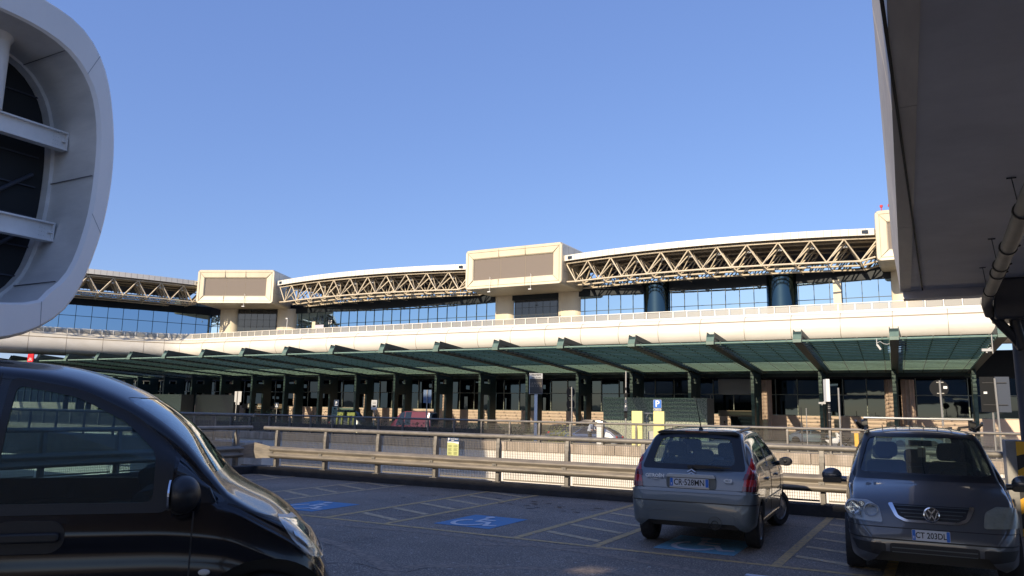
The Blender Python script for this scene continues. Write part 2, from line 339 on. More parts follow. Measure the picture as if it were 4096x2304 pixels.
M['tyremark'] = mat('dark_tyre_mark', (.15, .12, .10), .8, col2=(.30, .235, .18), thr=(.42, .60), vscale=14)
b = MB()
for cx, cy, r_, a0, a1 in ((-2.0, 3.0, 5.6, 60, 128), (-2.0, 3.0, 7.1, 62, 120), (-9.5, 2.2, 6.4, 48, 100), (-12.5, 17.0, 7.6, 268, 318), (-6.0, -2, 11.6, 72, 108)):
    P0 = arc(cx, cy, r_ - .09, R(a0), R(a1), 24); P1 = arc(cx, cy, r_ + .09, R(a0), R(a1), 24); zz = .0018 + .0002 * len(b.f) / 24
    for i in range(24): b.add([(*P0[i], zz), (*P1[i], zz), (*P1[i + 1], zz), (*P0[i + 1], zz)], [(0, 1, 2, 3)])
struct('tyre_marks', b, M['tyremark'], fix=False)
b = MB()
for x0_, y0_, n_, h_ in ((-9.4, 7.2, 26, .25), (-3.4, 12.6, 16, 2.0), (-13.2, 11.0, 18, -.2), (-6.3, 6.6, 16, 1.2)):
    x_, y_ = x0_, y0_
    for k in range(n_):
        h_ += random.gauss(0, .35); L_ = random.uniform(.08, .2); x2, y2 = x_ + L_ * math.cos(h_), y_ + L_ * math.sin(h_); w2 = random.uniform(.003, .009)
        b.add([(x_ - w2 * math.sin(h_), y_ + w2 * math.cos(h_), .003), (x_ + w2 * math.sin(h_), y_ - w2 * math.cos(h_), .003), (x2 + w2 * math.sin(h_), y2 - w2 * math.cos(h_), .003), (x2 - w2 * math.sin(h_), y2 + w2 * math.cos(h_), .003)], [(0, 1, 2, 3)]); x_, y_ = x2, y2; h_ *= .9
struct('asphalt_cracks', b, M['kerb'], fix=False)

# ---------------- retaining wall across the ramp ----------------
t = empty('retaining_wall', (0, 36.0, 0), label='long white painted retaining wall with stained brown concrete coping behind the parking fence', cat='wall')
b = MB(); b.box(-140, 40, 0.0, .3, -4.3, -.26); b.build('wall', M['whitewall'], t)
b = MB()
for i in range(60): b.box(-140 + 3 * i + .012, -137 + 3 * i - .012, -.07, .42, -.257, .20)
b.build('coping', M['coping'], t, bevel=.02)

# ---------------- fences ----------------
def rail_fence(name, L, npost, sp, x0, label, z0=.2, guard=True, ztop=1.25, wires=36, rows=15, wr=.0028, rr=.052, mesh_side=.09, cat='fence', wdrop=0.0):
    """fence along local +x from x0; local -y is the traffic side"""
    t = empty(name, label=label, cat=cat)
    b = MB(); n = int(L / 2)
    b.tube((x0 - .5, 0, ztop - rr), (x0 + L, 0, ztop - rr), rr, 14)
    for k in range(1, int(L / 6)): b.tube((x0 + 6 * k + .3, 0, ztop - rr), (x0 + 6 * k + .312, 0, ztop - rr), rr * 1.03, 14)
    b.build('handrail', M['galv'], t, smooth=40)
    if guard:
        g = [(0.02, 0), (0, .015), (-.075, .05), (-.085, .075), (-.075, .10), (-.012, .135), (-.005, .155), (-.012, .175), (-.075, .21), (-.085, .235), (-.075, .26), (0, .295), (.02, .31)]
        # smooth W profile with a returning back face so it has thickness
        prof = g + [(y + .006, z) for y, z in reversed(g)]
        fr = [(lambda y, z, X=X: (X, y - .17, z + z0 + .225)) for X in (x0 - .05, x0 + 4.2, x0 + 8.4, x0 + L)]
        b = MB(); b.sweep(prof, fr, closed=True); b.build('guardrail_beam', M['galv_rust'], t, smooth=50)
    post = [(.06, z0), (.06, z0 + .80), (.0, ztop - .10), (-.05, ztop - .09), (-.05, ztop - .13), (-.06, z0 + .74), (-.06, z0)]
    for k in range(npost):
        x = x0 + k * sp; b = MB()
        for dx in (-.045, .039): b.prism([(y, z) for y, z in post], lambda y, z: (x + dx, y, z), lambda y, z: (x + dx + .006, y, z))
        fp = [(-.06, z0), (-.06, z0 + .74), (-.055, ztop - .2), (-.03, ztop - .1)]
        for (y0_, z0_), (y1_, z1_) in zip(fp, fp[1:]): b.add([(x - .045, y0_, z0_), (x + .045, y0_, z0_), (x + .045, y1_, z1_), (x - .045, y1_, z1_), (x - .045, y0_ + .008, z0_), (x + .045, y0_ + .008, z0_), (x + .045, y1_ + .008, z1_), (x - .045, y1_ + .008, z1_)], [(0, 1, 2, 3), (7, 6, 5, 4), (0, 4, 5, 1), (2, 6, 7, 3), (1, 5, 6, 2), (0, 3, 7, 4)])
        b.box(x - .1, x + .1, -.1, .1, z0, z0 + .015)
        if guard: b.box(x - .04, x + .04, -.165, -.062, z0 + .30, z0 + .46)
        p = b.build('post', M['galv'], t)
        if guard:
            b = MB(); b.box(x - .05, x + .05, -.208, -.196, z0 + .35, z0 + .41); b.tube((x, -.225, z0 + .38), (x, -.2, z0 + .38), .016, 8); b.build('bolt_plate', M['galv'], p)
        if k < npost - 1:
            b = MB(); xa, xb = x + .085, x + sp - .085; za, zb = z0 + .05, ztop - .15 - wdrop
            for i in range(wires + 1):
                X = xa + (xb - xa) * i / wires; b.box(X - wr, X + wr, mesh_side - .002, mesh_side + .012, za, zb)
            for i in range(rows + 1):
                Z = za + (zb - za) * i / rows; b.box(xa, xb, mesh_side - .006, mesh_side - .002, Z - wr * .8, Z + wr * .8)
            b.box(xa - .01, xb + .01, mesh_side, mesh_side + .02, za - .02, za + .012)
            b.build('mesh_panel', M['wire'], t)
    return t
fA = rail_fence('parking_fence', 18.8, 12, 1.70, -15.55, 'weathered steel fence with round handrail, guardrail beam and wire mesh panels at the parking edge')
fA.location = (0, 15.36, 0)
# flared end piece at the corner
b = MB(); b.add([(-16.13, 15.10, .40), (-15.60, 15.17, .43), (-15.60, 15.17, .73), (-16.13, 15.10, .82), (-16.13, 15.12, .40), (-15.60, 15.19, .43), (-15.60, 15.19, .73), (-16.13, 15.12, .82)], [(0, 1, 2, 3), (7, 6, 5, 4), (0, 4, 5, 1), (1, 5, 6, 2), (2, 6, 7, 3), (3, 7, 4, 0)])
o = b.build('end_plate', M['galv_rust'], fA); o.location = (0, -15.36, 0)
fB = rail_fence('side_fence', 9, 6, 1.70, .55, 'shaded return of the steel fence running back from the corner on the left', guard=True)
fB.matrix_world = Matrix.Translation((-16.30, 15.3, 0)) @ Matrix.Rotation(R(-90), 4, 'Z') @ Matrix.Diagonal((1, -1, 1, 1))
fB.location = (-16.42, 15.3, 0); fB.scale = (1, 1, 1); fB.rotation_euler = (0, 0, R(90))
for c in list(fB.children):   # run towards -y: mirror the local x
    c.scale = (-1, 1, 1); c.location = (0, 0, 0)
b = MB(); b.add([(.0, -.26, .40), (-.55, -.19, .43), (-.55, -.19, .73), (.0, -.26, .82), (.0, -.24, .40), (-.55, -.17, .43), (-.55, -.17, .73), (.0, -.24, .82)], [(0, 1, 2, 3), (7, 6, 5, 4), (0, 4, 5, 1), (1, 5, 6, 2), (2, 6, 7, 3), (3, 7, 4, 0)])
b.build('end_plate', M['galv_rust'], fB)
fC = rail_fence('roadside_fence', 84, 48, 1.745, -77.5, 'long steel fence with mesh panels standing on the stained coping across the ramp', guard=False, z0=.20, ztop=1.32, wires=34, rows=9, wr=.0028, rr=.06)
fC.location = (0, 36.1, 0)
fD = rail_fence('ramp_fence', 26, 10, 2.6, -54.5, 'sunlit steel fence on the far ramp seen behind the shaded corner', guard=False, z0=.1, ztop=1.42, wires=26, rows=6, wr=.006, rr=.07)
fD.location = (0, 26.5, 0)
b = MB(); b.box(-80, -28.7, 26.3, 27.4, -1.2, .1); tag(b.build('ramp_parapet', M['concrete'], bevel=.02), 'low concrete parapet carrying the sunlit ramp fence', 'wall')

# yellow and blue notice on the fence
t = empty('parking_notice', (-9.905, 15.25, 0), label='yellow and blue parking notice tied to the mesh of the parking fence', cat='notice')
b = MB(); b.box(-.155, .155, -.004, .004, .73, 1.13); b.build('board', M['lime'], t)
b = MB(); b.box(-.155, .155, -.0065, -.0045, 1.045, 1.13); b.build('header', mat('notice_blue', (.02, .06, .16), .5), t)
b = MB(); pts = [(-.155, .985)] + [(-.155 + .31 * i / 10, 1.02 + .018 * math.sin(i / 10 * 3.1) - .03 * i / 10) for i in range(11)] + [(.155, .965)]
b.prism([(-.155, 1.044), (.155, 1.044)] + [(x, z) for x, z in reversed(pts[1:-1])], lambda x, z: (x, -.006, z), lambda x, z: (x, -.0045, z)); b.build('wave', M['white'], t)
b = textmb('P', .085, lambda x, y: (-.118 + x, -.008, 1.09 + y), bold=.003); b.merge(textmb('PARCHEGGIO RISERVATO', .022, lambda x, y: (.035 + x * .8, -.008, 1.105 + y), bold=.001)); b.merge(textmb('DISABILI', .02, lambda x, y: (-.01 + x, -.008, 1.07 + y), bold=.001)); b.build('lettering', M['white'], t, fix=False)
b = MB()
for cx in (-.075, .075):
    for k in range(13):
        if k in (3, 8): continue
        b.box(cx - .055, cx + .055 - random.uniform(0, .03), -.007, -.0045, .955 - k * .0165, .960 - k * .0165)
b.build('print', M['signback'], t)

# ---------------- concrete wall end and hazard plinth on the right ----------------
t = empty('support_column', (1.22, 14.85, 0), label='dark round column with yellow and black striped base at the right edge', cat='column')
b = MB(); b.tube((0, 0, 1.45), (-.02, 0, 4.1), .12, 24); b.build('shaft', M['column'], t, smooth=40)
b = MB(); b.box(-.36, .45, -.35, .4, 0, 1.45); b.build('plinth', M['concrete'], t, bevel=.015)
b = MB()
for k in range(5):
    z = -.10 + k * .44; q = [(-.22, z), (.45, z + .42), (.45, z + .64), (-.22, z + .22)]
    q = [(x, max(0.01, min(1.44, zz))) for x, zz in q]
    b.prism(q, lambda x, z: (x, -.358, z), lambda x, z: (x, -.352, z))
b.build('amber_stripes', M['amber'], t)
b = MB(); b.box(-.22, .45, -.3515, -.3505, .005, 1.445); b.build('black_ground', M['black'], t)
b = MB(); b.box(.55, 6, 15.15, 15.75, -.9, .80); tag(b.build('low_wall', M['concrete'], bevel=.02), 'low brown grey concrete wall behind the striped plinth', 'wall')

# ---------------- overhead walkway slab ----------------
t = empty('overhead_walkway', (0, 0, 0), label='overhead concrete walkway slab with dark grey underside filling the top right', cat='walkway')
def eu(v): return -.06 - (v - 3.0) * .0345
b = MB(); ys = [-9.6, 0, 5, 10, 15.15]
v0 = [(eu(y), y, 4.0) for y in ys] + [(9, y, 4.0) for y in ys] + [(eu(y), y, 4.35) for y in ys] + [(9, y, 4.35) for y in ys]
n = 5
fs = [(i, n + i, n + i + 1, i + 1) for i in range(4)] + [(2 * n + i, 2 * n + i + 1, 3 * n + i + 1, 3 * n + i) for i in range(4)] + [(i, i + 1, 2 * n + i + 1, 2 * n + i) for i in range(4)] + [(n + i, 3 * n + i, 3 * n + i + 1, n + i + 1) for i in range(4)] + [(0, 2 * n, 3 * n, n), (n - 1, 2 * n - 1, 4 * n - 1, 3 * n - 1)]
b.add(v0, fs); b.build('slab', M['soffitgrey'], t)
b = MB()
for z0, z1, off0, off1 in ((3.985, 4.32, .012, .045), (4.325, 4.80, .045, .10)):
    for ya, yb in zip([-9.6, -6, -2, 2, 6, 10, 13], [-6, -2, 2, 6, 10, 13, 15.17]):
        ya += .006; yb -= .006
        b.add([(eu(ya) - off0, ya, z0), (eu(yb) - off0, yb, z0), (eu(yb) - off1, yb, z1), (eu(ya) - off1, ya, z1), (eu(ya) + .15, ya, z0), (eu(yb) + .15, yb, z0), (eu(yb) + .15, yb, z1), (eu(ya) + .15, ya, z1)], [(0, 1, 2, 3), (7, 6, 5, 4), (0, 4, 5, 1), (2, 6, 7, 3), (1, 5, 6, 2), (0, 3, 7, 4)])
b.build('edge_cladding', M['slabface'], t)
b = MB(); b.box(eu(8) + .08, eu(8) + .1, 2, 15.1, 3.975, 3.999); b.build('drip_groove', M['dark'], t)
b = MB(); b.box(eu(15) + .02, 9, 15.18, 15.5, 3.86, 4.2); b.build('end_beam', M['soffitgrey'], t)
b = MB(); b.box(.85, 3, 14.3, 15.14, 3.35, 3.995); b.build('corbel', M['column'], t, bevel=.03)
t = empty('downpipe', (0, 0, 0), label='grey drainpipe slung under the overhead slab and elbowing down to the dark column', cat='pipe')
b = MB(); b.path([(.93, 2.5, 3.74), (.80, 7.8, 3.70), (.755, 14.1, 3.64), (.76, 14.35, 3.58), (.80, 14.5, 3.44)], .080, 16); b.build('pipe', M['pipe'], t, smooth=50)
b = MB(); b.path([(.80, 14.5, 3.50), (.95, 14.6, 3.28), (1.12, 14.70, 3.08), (1.22, 14.75, 2.9)], .075, 16); b.path([(1.30, 14.6, 3.8), (1.16, 14.62, 3.66), (1.14, 14.66, 3.3), (1.22, 14.7, 2.9)], .08, 14)
b.build('elbow', M['pipedark'], t, smooth=50)
for y, x, z in ((8.4, .793, 3.693), (10.1, .78, 3.677), (11.2, .772, 3.666), (11.75, .768, 3.66), (13.3, .76, 3.647)):
    b = MB(); b.tube((x, y - .02, z), (x, y + .02, z), .094, 16); 
    if y in (8.4, 11.2, 13.3): b.tube((x - .05, y - .1, z + .08), (x - .08, y - .1, 4.0), .005, 6); b.box(x - .12, x - .04, y - .104, y - .096, 3.985, 3.998)
    b.tube((x + .08, y, z), (x + .12, y, z + .02), .012, 6); b.build('clamp', M['pipedark'], t, smooth=40)

# ---------------- rounded walkway end on the left ----------------
K = 2.3; UR = -12 * K; q_ = K / 2.7
def zq(z): return (z - 1.7534) * q_ + 1.7534
def QS(b): b.v = [(x * q_, (y + 8) * q_ - 8, zq(z)) for x, y, z in b.v]; return b   # sizes below were laid out at 2.7
t = empty('rounded_building', (UR, 8, 0), label='huge white rounded building end with dark opening and bolted steel beams at top left', cat='building')
def rp(pts): return [(a * K, (z - 1.7534) * K + 1.7534) for a, z in pts]
def half(top, right):
    """closed outline from traced right half (top to bottom), mirrored about v = 2.6"""
    L = [(5.2 - a, z) for a, z in right]
    return right + list(reversed(L))
outR = [(4.2, 8.16), (5.4, 8.15), (6.36, 8.07), (6.91, 7.93), (7.28, 7.62), (7.52, 7.15), (7.67, 6.55), (7.745, 5.95), (7.75, 5.31), (7.68, 4.62), (7.54, 4.0), (7.37, 3.5), (7.13, 3.12), (6.75, 2.83), (6.25, 2.65), (5.4, 2.52), (4.2, 2.48)]
inR = [(4.2, 7.60), (5.67, 7.58), (6.1, 7.56), (6.48, 7.49), (6.80, 7.35), (7.04, 7.13), (7.22, 6.85), (7.34, 6.45), (7.40, 6.0), (7.41, 5.4), (7.38, 4.84), (7.30, 4.36), (7.20, 3.98), (7.05, 3.68), (6.79, 3.42), (6.45, 3.23), (4.2, 3.10)]
def dense(P, n=96):
    """closed Catmull-Rom resampled to n points, arc-length uniform"""
    P = [Vector(p) for p in P]; out = []
    for i in range(len(P)):
        p0, p1, p2, p3 = P[i - 1], P[i], P[(i + 1) % len(P)], P[(i + 2) % len(P)]
        for k in range(8):
            t = k / 8; out.append(.5 * ((2 * p1) + (p2 - p0) * t + (2 * p0 - 5 * p1 + 4 * p2 - p3) * t * t + (3 * p1 - p0 - 3 * p2 + p3) * t ** 3))
    d = [0]
    for i in range(len(out)): d.append(d[-1] + (out[(i + 1) % len(out)] - out[i]).length)
    res = []
    for k in range(n):
        T = d[-1] * k / n; j = max(i for i in range(len(out)) if d[i] <= T); f = (T - d[j]) / max(1e-9, d[j + 1] - d[j]); q = out[j].lerp(out[(j + 1) % len(out)], f); res.append((q.x, q.y))
    return res
outer = dense(rp(half(1, outR)), 120); inner = dense(rp(half(1, inR)), 120)
def cen(P, f): return [((a - 6.2) * f + 6.2, (z - 9.97) * f + 9.97) for a, z in P]
D = 2.75
b = MB()
prof = [(outer, -26.0), (outer, -.35), (cen(outer, .992), -.06), (cen(outer, .985), 0), (cen(inner, 1.012), 0), (inner, -.10)]
nn = len(outer)
for P, dx in prof: b.v += [(dx, a - 8, z) for a, z in P]
for i in range(len(prof) - 1):
    for k in range(nn): b.f.append((i * nn + k, i * nn + (k + 1) % nn, (i + 1) * nn + (k + 1) % nn, (i + 1) * nn + k))
b.mi = [0] * len(b.f); b.build('end_ring', M['whitegrey'], t, smooth=35)
b = MB(); tap = cen(inner, .998)
for P, dx in ((inner, -.10), (tap, -1.4), (cen(inner, .997), -D), (cen(inner, .985), -D - .02), (cen(inner, .985), -D - .5)): b.v += [(dx, a - 8, z) for a, z in P]
for i in range(4):
    for k in range(nn): b.f.append((i * nn + k, i * nn + (k + 1) % nn, (i + 1) * nn + (k + 1) % nn, (i + 1) * nn + k))
b.mi = [0] * len(b.f); b.build('lining', M['lining'], t, smooth=35)
# joints between the cladding sheets of ring and lining
b = MB()
def joint(i, j, w=.009):
    (a0, z0), (a1, z1) = cen(outer, .987)[i], cen(inner, 1.01)[j]; b.obox(((0.004), (a0 + a1) / 2 - 8, (z0 + z1) / 2), (.004, 0, 0), (0, (a1 - a0) / 2, (z1 - z0) / 2), tuple(Vector((0, -(z1 - z0), a1 - a0)).normalized() * w))
def near(P, a, z): return min(range(len(P)), key=lambda i: (P[i][0] - a * K) ** 2 + (P[i][1] - ((z - 1.7534) * K + 1.7534)) ** 2)
for (a0, z0), (a1, z1) in (((7.3, 7.6), (7.0, 7.2)), ((7.68, 4.6), (7.37, 4.8)), ((6.9, 2.9), (6.75, 3.4)), ((5.5, 8.1), (5.4, 7.6)), ((5.2, 2.5), (5.2, 3.1))): joint(near(outer, a0, z0), near(inner, a1, z1))
b.build('joint', mat('grey_joint', (.30, .30, .31), .7), t)
b = MB()
for (a1, z1) in ((7.40, 5.55), (6.95, 3.6), (6.7, 7.4)):
    i = near(inner, a1, z1); p, q = inner[i], cen(inner, .987)[i]
    b.obox((-D / 2 - .05, (p[0] + q[0]) / 2 - 8, (p[1] + q[1]) / 2), (D / 2 - .05, 0, 0), (0, (q[0] - p[0]) / 2 * .3, (q[1] - p[1]) / 2 * .3), tuple(Vector((0, -(q[1] - p[1]), q[0] - p[0])).normalized() * .012))
b.build('lining_joint', mat('dark_joint', (.12, .12, .12), .8), t)
b = MB(); b.add([(-D - .45, a - 8, z) for a, z in cen(inner, .99)], [tuple(range(nn))]); b.build('dark_glazing', M['dark'], t)
b = MB(); X = -D - .4
for k in range(8): z = 5.3 + k * 1.2; b.box(X, X + .05, -12, 8.6, z, z + .05)
for k in range(9): b.box(X, X + .04, -11 + k * 2.2, -10.95 + k * 2.2, 5.0, 14.5)
b.tube((X + .1, 1, 4.6), (X + .1, 8.4, 10.6), .08, 8); b.tube((X + .1, 3.5, 4.4), (X + .1, 8.3, 8.3), .07, 8)
b.build('glazing_bars', mat('black_glazing_bar', (.03, .035, .05), .5), t)
def ibeam(z0, z1, va, vb, x):
    b = MB(); c = (z0 + z1) / 2
    b.box(x - .02, x + .02, va, vb, z0, z1)
    for z in (z0, z1): b.box(x - .22, x + .22, va, vb, z - .035, z + .035)
    b.box(x - .2, x + .2, vb - .06, vb, z0, z1)
    for vv in (vb - .35, vb - 3.2):
        for i in range(3):
            for j in range(4): b.tube((x + .02, vv - i * .11, z0 + .2 + j * .17), (x + .045, vv - i * .11, z0 + .2 + j * .17), .022, 6)
    b.box(x + .02, x + .18, vb - .22, vb - .02, z0 + .35, z0 + .40)
    QS(b); b.build('steel_beam', M['steelwhite'], t)
ibeam(13.25, 14.05, -14, 11.85, -2.3); ibeam(8.95, 9.75, -14, 11.7, -2.3)
b = MB(); b.tube((-2.3, 8.45, 14.1), (-2.3, 8.45, 17.5), .50, 28); b.lathe([(.5, 17.1), (.56, 17.2), (.7, 17.5)], (-2.3, 8.45, 0), (0, 0, 1)); QS(b); b.build('round_post', M['steelwhite'], t, smooth=40)
b = MB()
for x in (-8, -20): b.box(x - 1, x + 1, -3, 2, -4.3, 3.95)
b.build('pier', M['concrete'], t)

# ---------------- unseen sun blocker added behind the camera to shade the parking deck ----------------
M['pale'] = mat('pale_render', (.62, .58, .52), .9)
t = empty('unseen_sun_blocker', (0, -10, 0), label='unseen long pale raised band, added behind the camera to keep the parking deck in shade', cat='building')
Hs = 0.20 + 25.2 * math.tan(SUN_E) / math.cos(SUN_A)
hole_u, hole_z = -3.6 + 18.6 * -math.tan(SUN_A), 18.6 * math.tan(SUN_E) / math.cos(SUN_A)  # opening added to let a soft sun patch fall on the deck
hu0, hu1, hz0, hz1 = hole_u - .17, hole_u + .22, hole_z - .14, hole_z + .10
ZB = 4.9
b = MB(); b.box(-46, hu0, -.3, 0, ZB, Hs); b.box(hu1, 60, -.3, 0, ZB, Hs); b.box(hu0, hu1, -.3, 0, ZB, hz0); b.box(hu0, hu1, -.3, 0, hz1, Hs); b.box(-46, 60, -6, -.3, ZB, ZB + .4)
b.build('wall', M['pale'], t)
for i in range(9): b = MB(); b.box(-44 + i * 12, -43.2 + i * 12, -3.4, -2.6, 0, ZB); b.build('pier', M['concrete'], t)

# ---------------- terminal: elevated road with rounded white fascia ----------------
def smoothpath(P, step=1.0):
    P = [Vector((*p, 0)) for p in P]; out = []
    for i in range(len(P) - 1):
        p0, p1, p2, p3 = P[max(i - 1, 0)], P[i], P[i + 1], P[min(i + 2, len(P) - 1)]; n = max(1, int((p2 - p1).length / step))
        for k in range(n):
            t = k / n; out.append(.5 * ((2 * p1) + (p2 - p0) * t + (2 * p0 - 5 * p1 + 4 * p2 - p3) * t * t + (3 * p1 - p0 - 3 * p2 + p3) * t ** 3))
    out.append(P[-1]); return out
def frames(path):
    """functions (o, z) -> point, o measured away from the camera side"""
    fr = []
    for i, p in enumerate(path):
        d = (path[min(i + 1, len(path) - 1)] - path[max(i - 1, 0)]).normalized(); n = Vector((d.y, -d.x, 0))   # path runs towards -u: n points to +v
        if n.y < 0 and abs(n.y) > .3: n = -n
        fr.append((p.copy(), n))
    return fr
ppath = smoothpath([(46, 70.4), (20, 70.4), (0, 70.4), (-20, 70.4), (-40, 70.4), (-60, 70.4), (-78, 70.45), (-86.5, 70.6), (-89.6, 70.65), (-91.4, 69.76), (-92.95, 68.0), (-95.2, 64.7), (-97.6, 61.2), (-100, 57.4), (-104, 50.8), (-112, 37.5)])
FR = frames(ppath)
def fp(i, o, z): p, n = FR[i]; return (p.x + n.x * o, p.y + n.y * o, z)
t = empty('elevated_road', (-30, 70.4, 0), label='elevated road with smooth rounded white fascia and low parapet curving across the terminal', cat='bridge')
inv = Matrix.Translation((30, -70.4, 0))
lower = [(3.2, 8.0), (2.2, 8.02), (1.2, 8.12), (.5, 8.35), (.1, 8.75), (-.06, 9.25), (-.05, 9.7), (.10, 10.08)]
upper = [(.17, 10.16), (.30, 10.38), (.62, 10.58), (1.0, 10.68), (1.45, 10.70)]
def sweepP(name, prof, m, closed=False, i0=0, i1=None):
    b = MB(); b.sweep(prof, [(lambda o, z, i=i: fp(i, o, z)) for i in range(i0, len(FR) if i1 is None else i1)], closed)
    b.tform(inv); return b.build(name, m, t, smooth=35)
thick = lambda pr: pr + [(o + .08, z + (.02 if z < 9 else -.05)) for o, z in reversed(pr)]
sweepP('fascia', thick(lower), M['whiteclad'], True)
sweepP('upper_fascia', thick(upper), M['whiteclad'], True)
sweepP('shadow_gap', [(.13, 10.05), (.155, 10.2), (.3, 10.2), (.3, 10.05)], M['seam'], True)
sweepP('road_deck', [(1.4, 10.6), (9.2, 10.6), (9.2, 9.9), (9.2, 8.4), (3.0, 8.1), (1.4, 9.9)], M['concrete'], True)
sweepP('kerb_edge', [(1.0, 10.69), (1.0, 10.88), (1.2, 10.88), (1.2, 10.69)], M['whiteclad'], True)
sweepP('top_rail', [(1.02, 11.47), (1.02, 11.54), (1.16, 11.54), (1.16, 11.47)], M['whiteclad'], True)
# cladding joints every 4 m and parapet posts every 1.33 m
acc = 0; nj = 0; jb, pb, gb = MB(), MB(), MB(); lastp = None
full = lower[2:] + upper
for i in range(1, len(FR)):
    acc += (FR[i][0] - FR[i - 1][0]).length
    if acc > 3.98 or (8.0 > 0 and -95 < FR[i][0].x < -90 and acc > 1.9):
        acc = 0
        for (o0, z0), (o1, z1) in zip(full, full[1:]):
            p, n = FR[i]; d = Vector((-n.y, n.x, 0)); a = Vector(fp(i, o0 - .006, z0)); c = Vector(fp(i, o1 - .006, z1)); e = (c - a)
            nn_ = d.cross(e).normalized() * .02
            jb.obox((a + c) / 2, d * .022, e / 2, nn_ * .3)
jb.tform(inv); jb.build('cladding_joint', M['seam'], t)
dist = [0]
for i in range(1, len(FR)): dist.append(dist[-1] + (FR[i][0] - FR[i - 1][0]).length)
def atd(s):
    j = max(k for k in range(len(dist)) if dist[k] <= s); j = min(j, len(FR) - 2); f = (s - dist[j]) / (dist[j + 1] - dist[j]); p = FR[j][0].lerp(FR[j + 1][0], f); n = FR[j][1].lerp(FR[j + 1][1], f).normalized(); return p, n
s = 0
while s < dist[-1] - 1.4:
    p, n = atd(s); d = Vector((-n.y, n.x, 0)); q = p + n * 1.09
    pb.obox((q.x, q.y, 11.17), d * .05, n * .05, (0, 0, .30))
    p2, n2 = atd(s + 1.33); a = q + d * 0; c = p2 + n2 * 1.09
    e = (c - q); gb.obox(((q.x + c.x) / 2, (q.y + c.y) / 2, 11.175), e * .44, n * .006, (0, 0, .26)); s += 1.33
pb.tform(inv); gb.tform(inv); pb.build('parapet_post', M['whiteclad'], t); gb.build('parapet_panel', M['parapet'], t)

# ---------------- terminal building ----------------
T = empty('terminal_building', (-30, 84, 0), label='airport terminal building with cream projecting boxes, tubular roof trusses and blue mirror glass', cat='building')
def tb(b, name, m, parent=None, **k):
    p = parent or T; b.tform(Matrix.Translation(-Vector(T.location))); return b.build(name, m, p, **k)
GV = 79.9
# upper curtain wall of mirror panes, each tilted a hair
def curtain(x0, y0, x1, y1, z0, z1, pw, zs, m, name, fw=.05, fm='greenlt'):
    L = math.hypot(x1 - x0, y1 - y0); d = Vector((x1 - x0, y1 - y0, 0)) / L; n = Vector((d.y, -d.x, 0))
    if n.y > 0: n = -n
    k = int(L / pw); b = MB(); fr = MB(); zz = [z0] + zs + [z1]
    for i in range(k):
        for za, zb in zip(zz, zz[1:]):
            a = Vector((x0, y0, 0)) + d * (i * pw); c = a + d * pw; t1, t2 = random.uniform(-.004, .004), random.uniform(-.004, .004)
            b.add([(a.x, a.y + t1, za), (c.x, c.y - t1, za), (c.x, c.y - t1 + t2, zb), (a.x, a.y + t1 + t2, zb)], [(0, 1, 2, 3)])
        fr.obox(Vector((x0, y0, (z0 + z1) / 2)) + d * (i * pw) + n * .03, d * fw / 2, n * .04, (0, 0, (z1 - z0) / 2))
    for z in zs: fr.obox(Vector((x0, y0, z)) + d * (L / 2) + n * .03, d * L / 2, n * .035, (0, 0, fw / 2))
    g = tb(b, name, m, fix=False); f = tb(fr, name + '_frame', M[fm]); return g, f
curtain(-86.5, GV, 24, GV, 10.6, 16.9, 1.44, [13.15], M['blueglass'], 'mirror_glazing', .05, 'green')
curtain(-92.6, 76.6, -107, 49, 10.6, 16.9, 1.9, [13.35], M['blueglass'], 'mirror_glazing', .06, 'green')
curtain(-84.0, GV, -93.2, 76.6, 10.6, 16.9, 1.6, [13.2], M['blueglass'], 'mirror_glazing', .06, 'green')
for (xa, ya, xb, yb) in ((-86.5, GV - .12, 24, GV - .12), (-92.45, 76.5, -106.9, 48.9), (-86.5, GV - .12, -92.45, 76.5)):
    b = MB(); d_ = Vector((xb - xa, yb - ya, 0)); n_ = Vector((-d_.y, d_.x, 0)).normalized() * .06; b.obox(((xa + xb) / 2, (ya + yb) / 2, 15.42), d_ / 2, n_, (0, 0, .58)); tb(b, 'dark_fascia_band', mat('dark_blue_band', (.016, .022, .028), .45, spec=.2))
# glazed drums beside the doors and a buff pier
for u in (-13.2, -26.2):
    b = MB(); b.lathe([(1.55, 10.6), (1.55, 15.9)], (u, 80.3, 0), (0, 0, 1), 40); tb(b, 'glazed_drum', M['greenglass'], smooth=60)
b = MB(); b.box(-8.35, -7.65, 79.2, 79.8, 10.6, 14.9); tb(b, 'buff_pier', M['cream'])
b = MB(); b.box(-74.6, -74.0, 78.6, 79.2, 10.6, 13.4); tb(b, 'buff_pier', M['cream'])
b = textmb('19', .75, lambda x, y: (-72.4 + x, 79.72, 13.35 + y), bold=.012); tb(b, 'door_number', M['white'], fix=False)

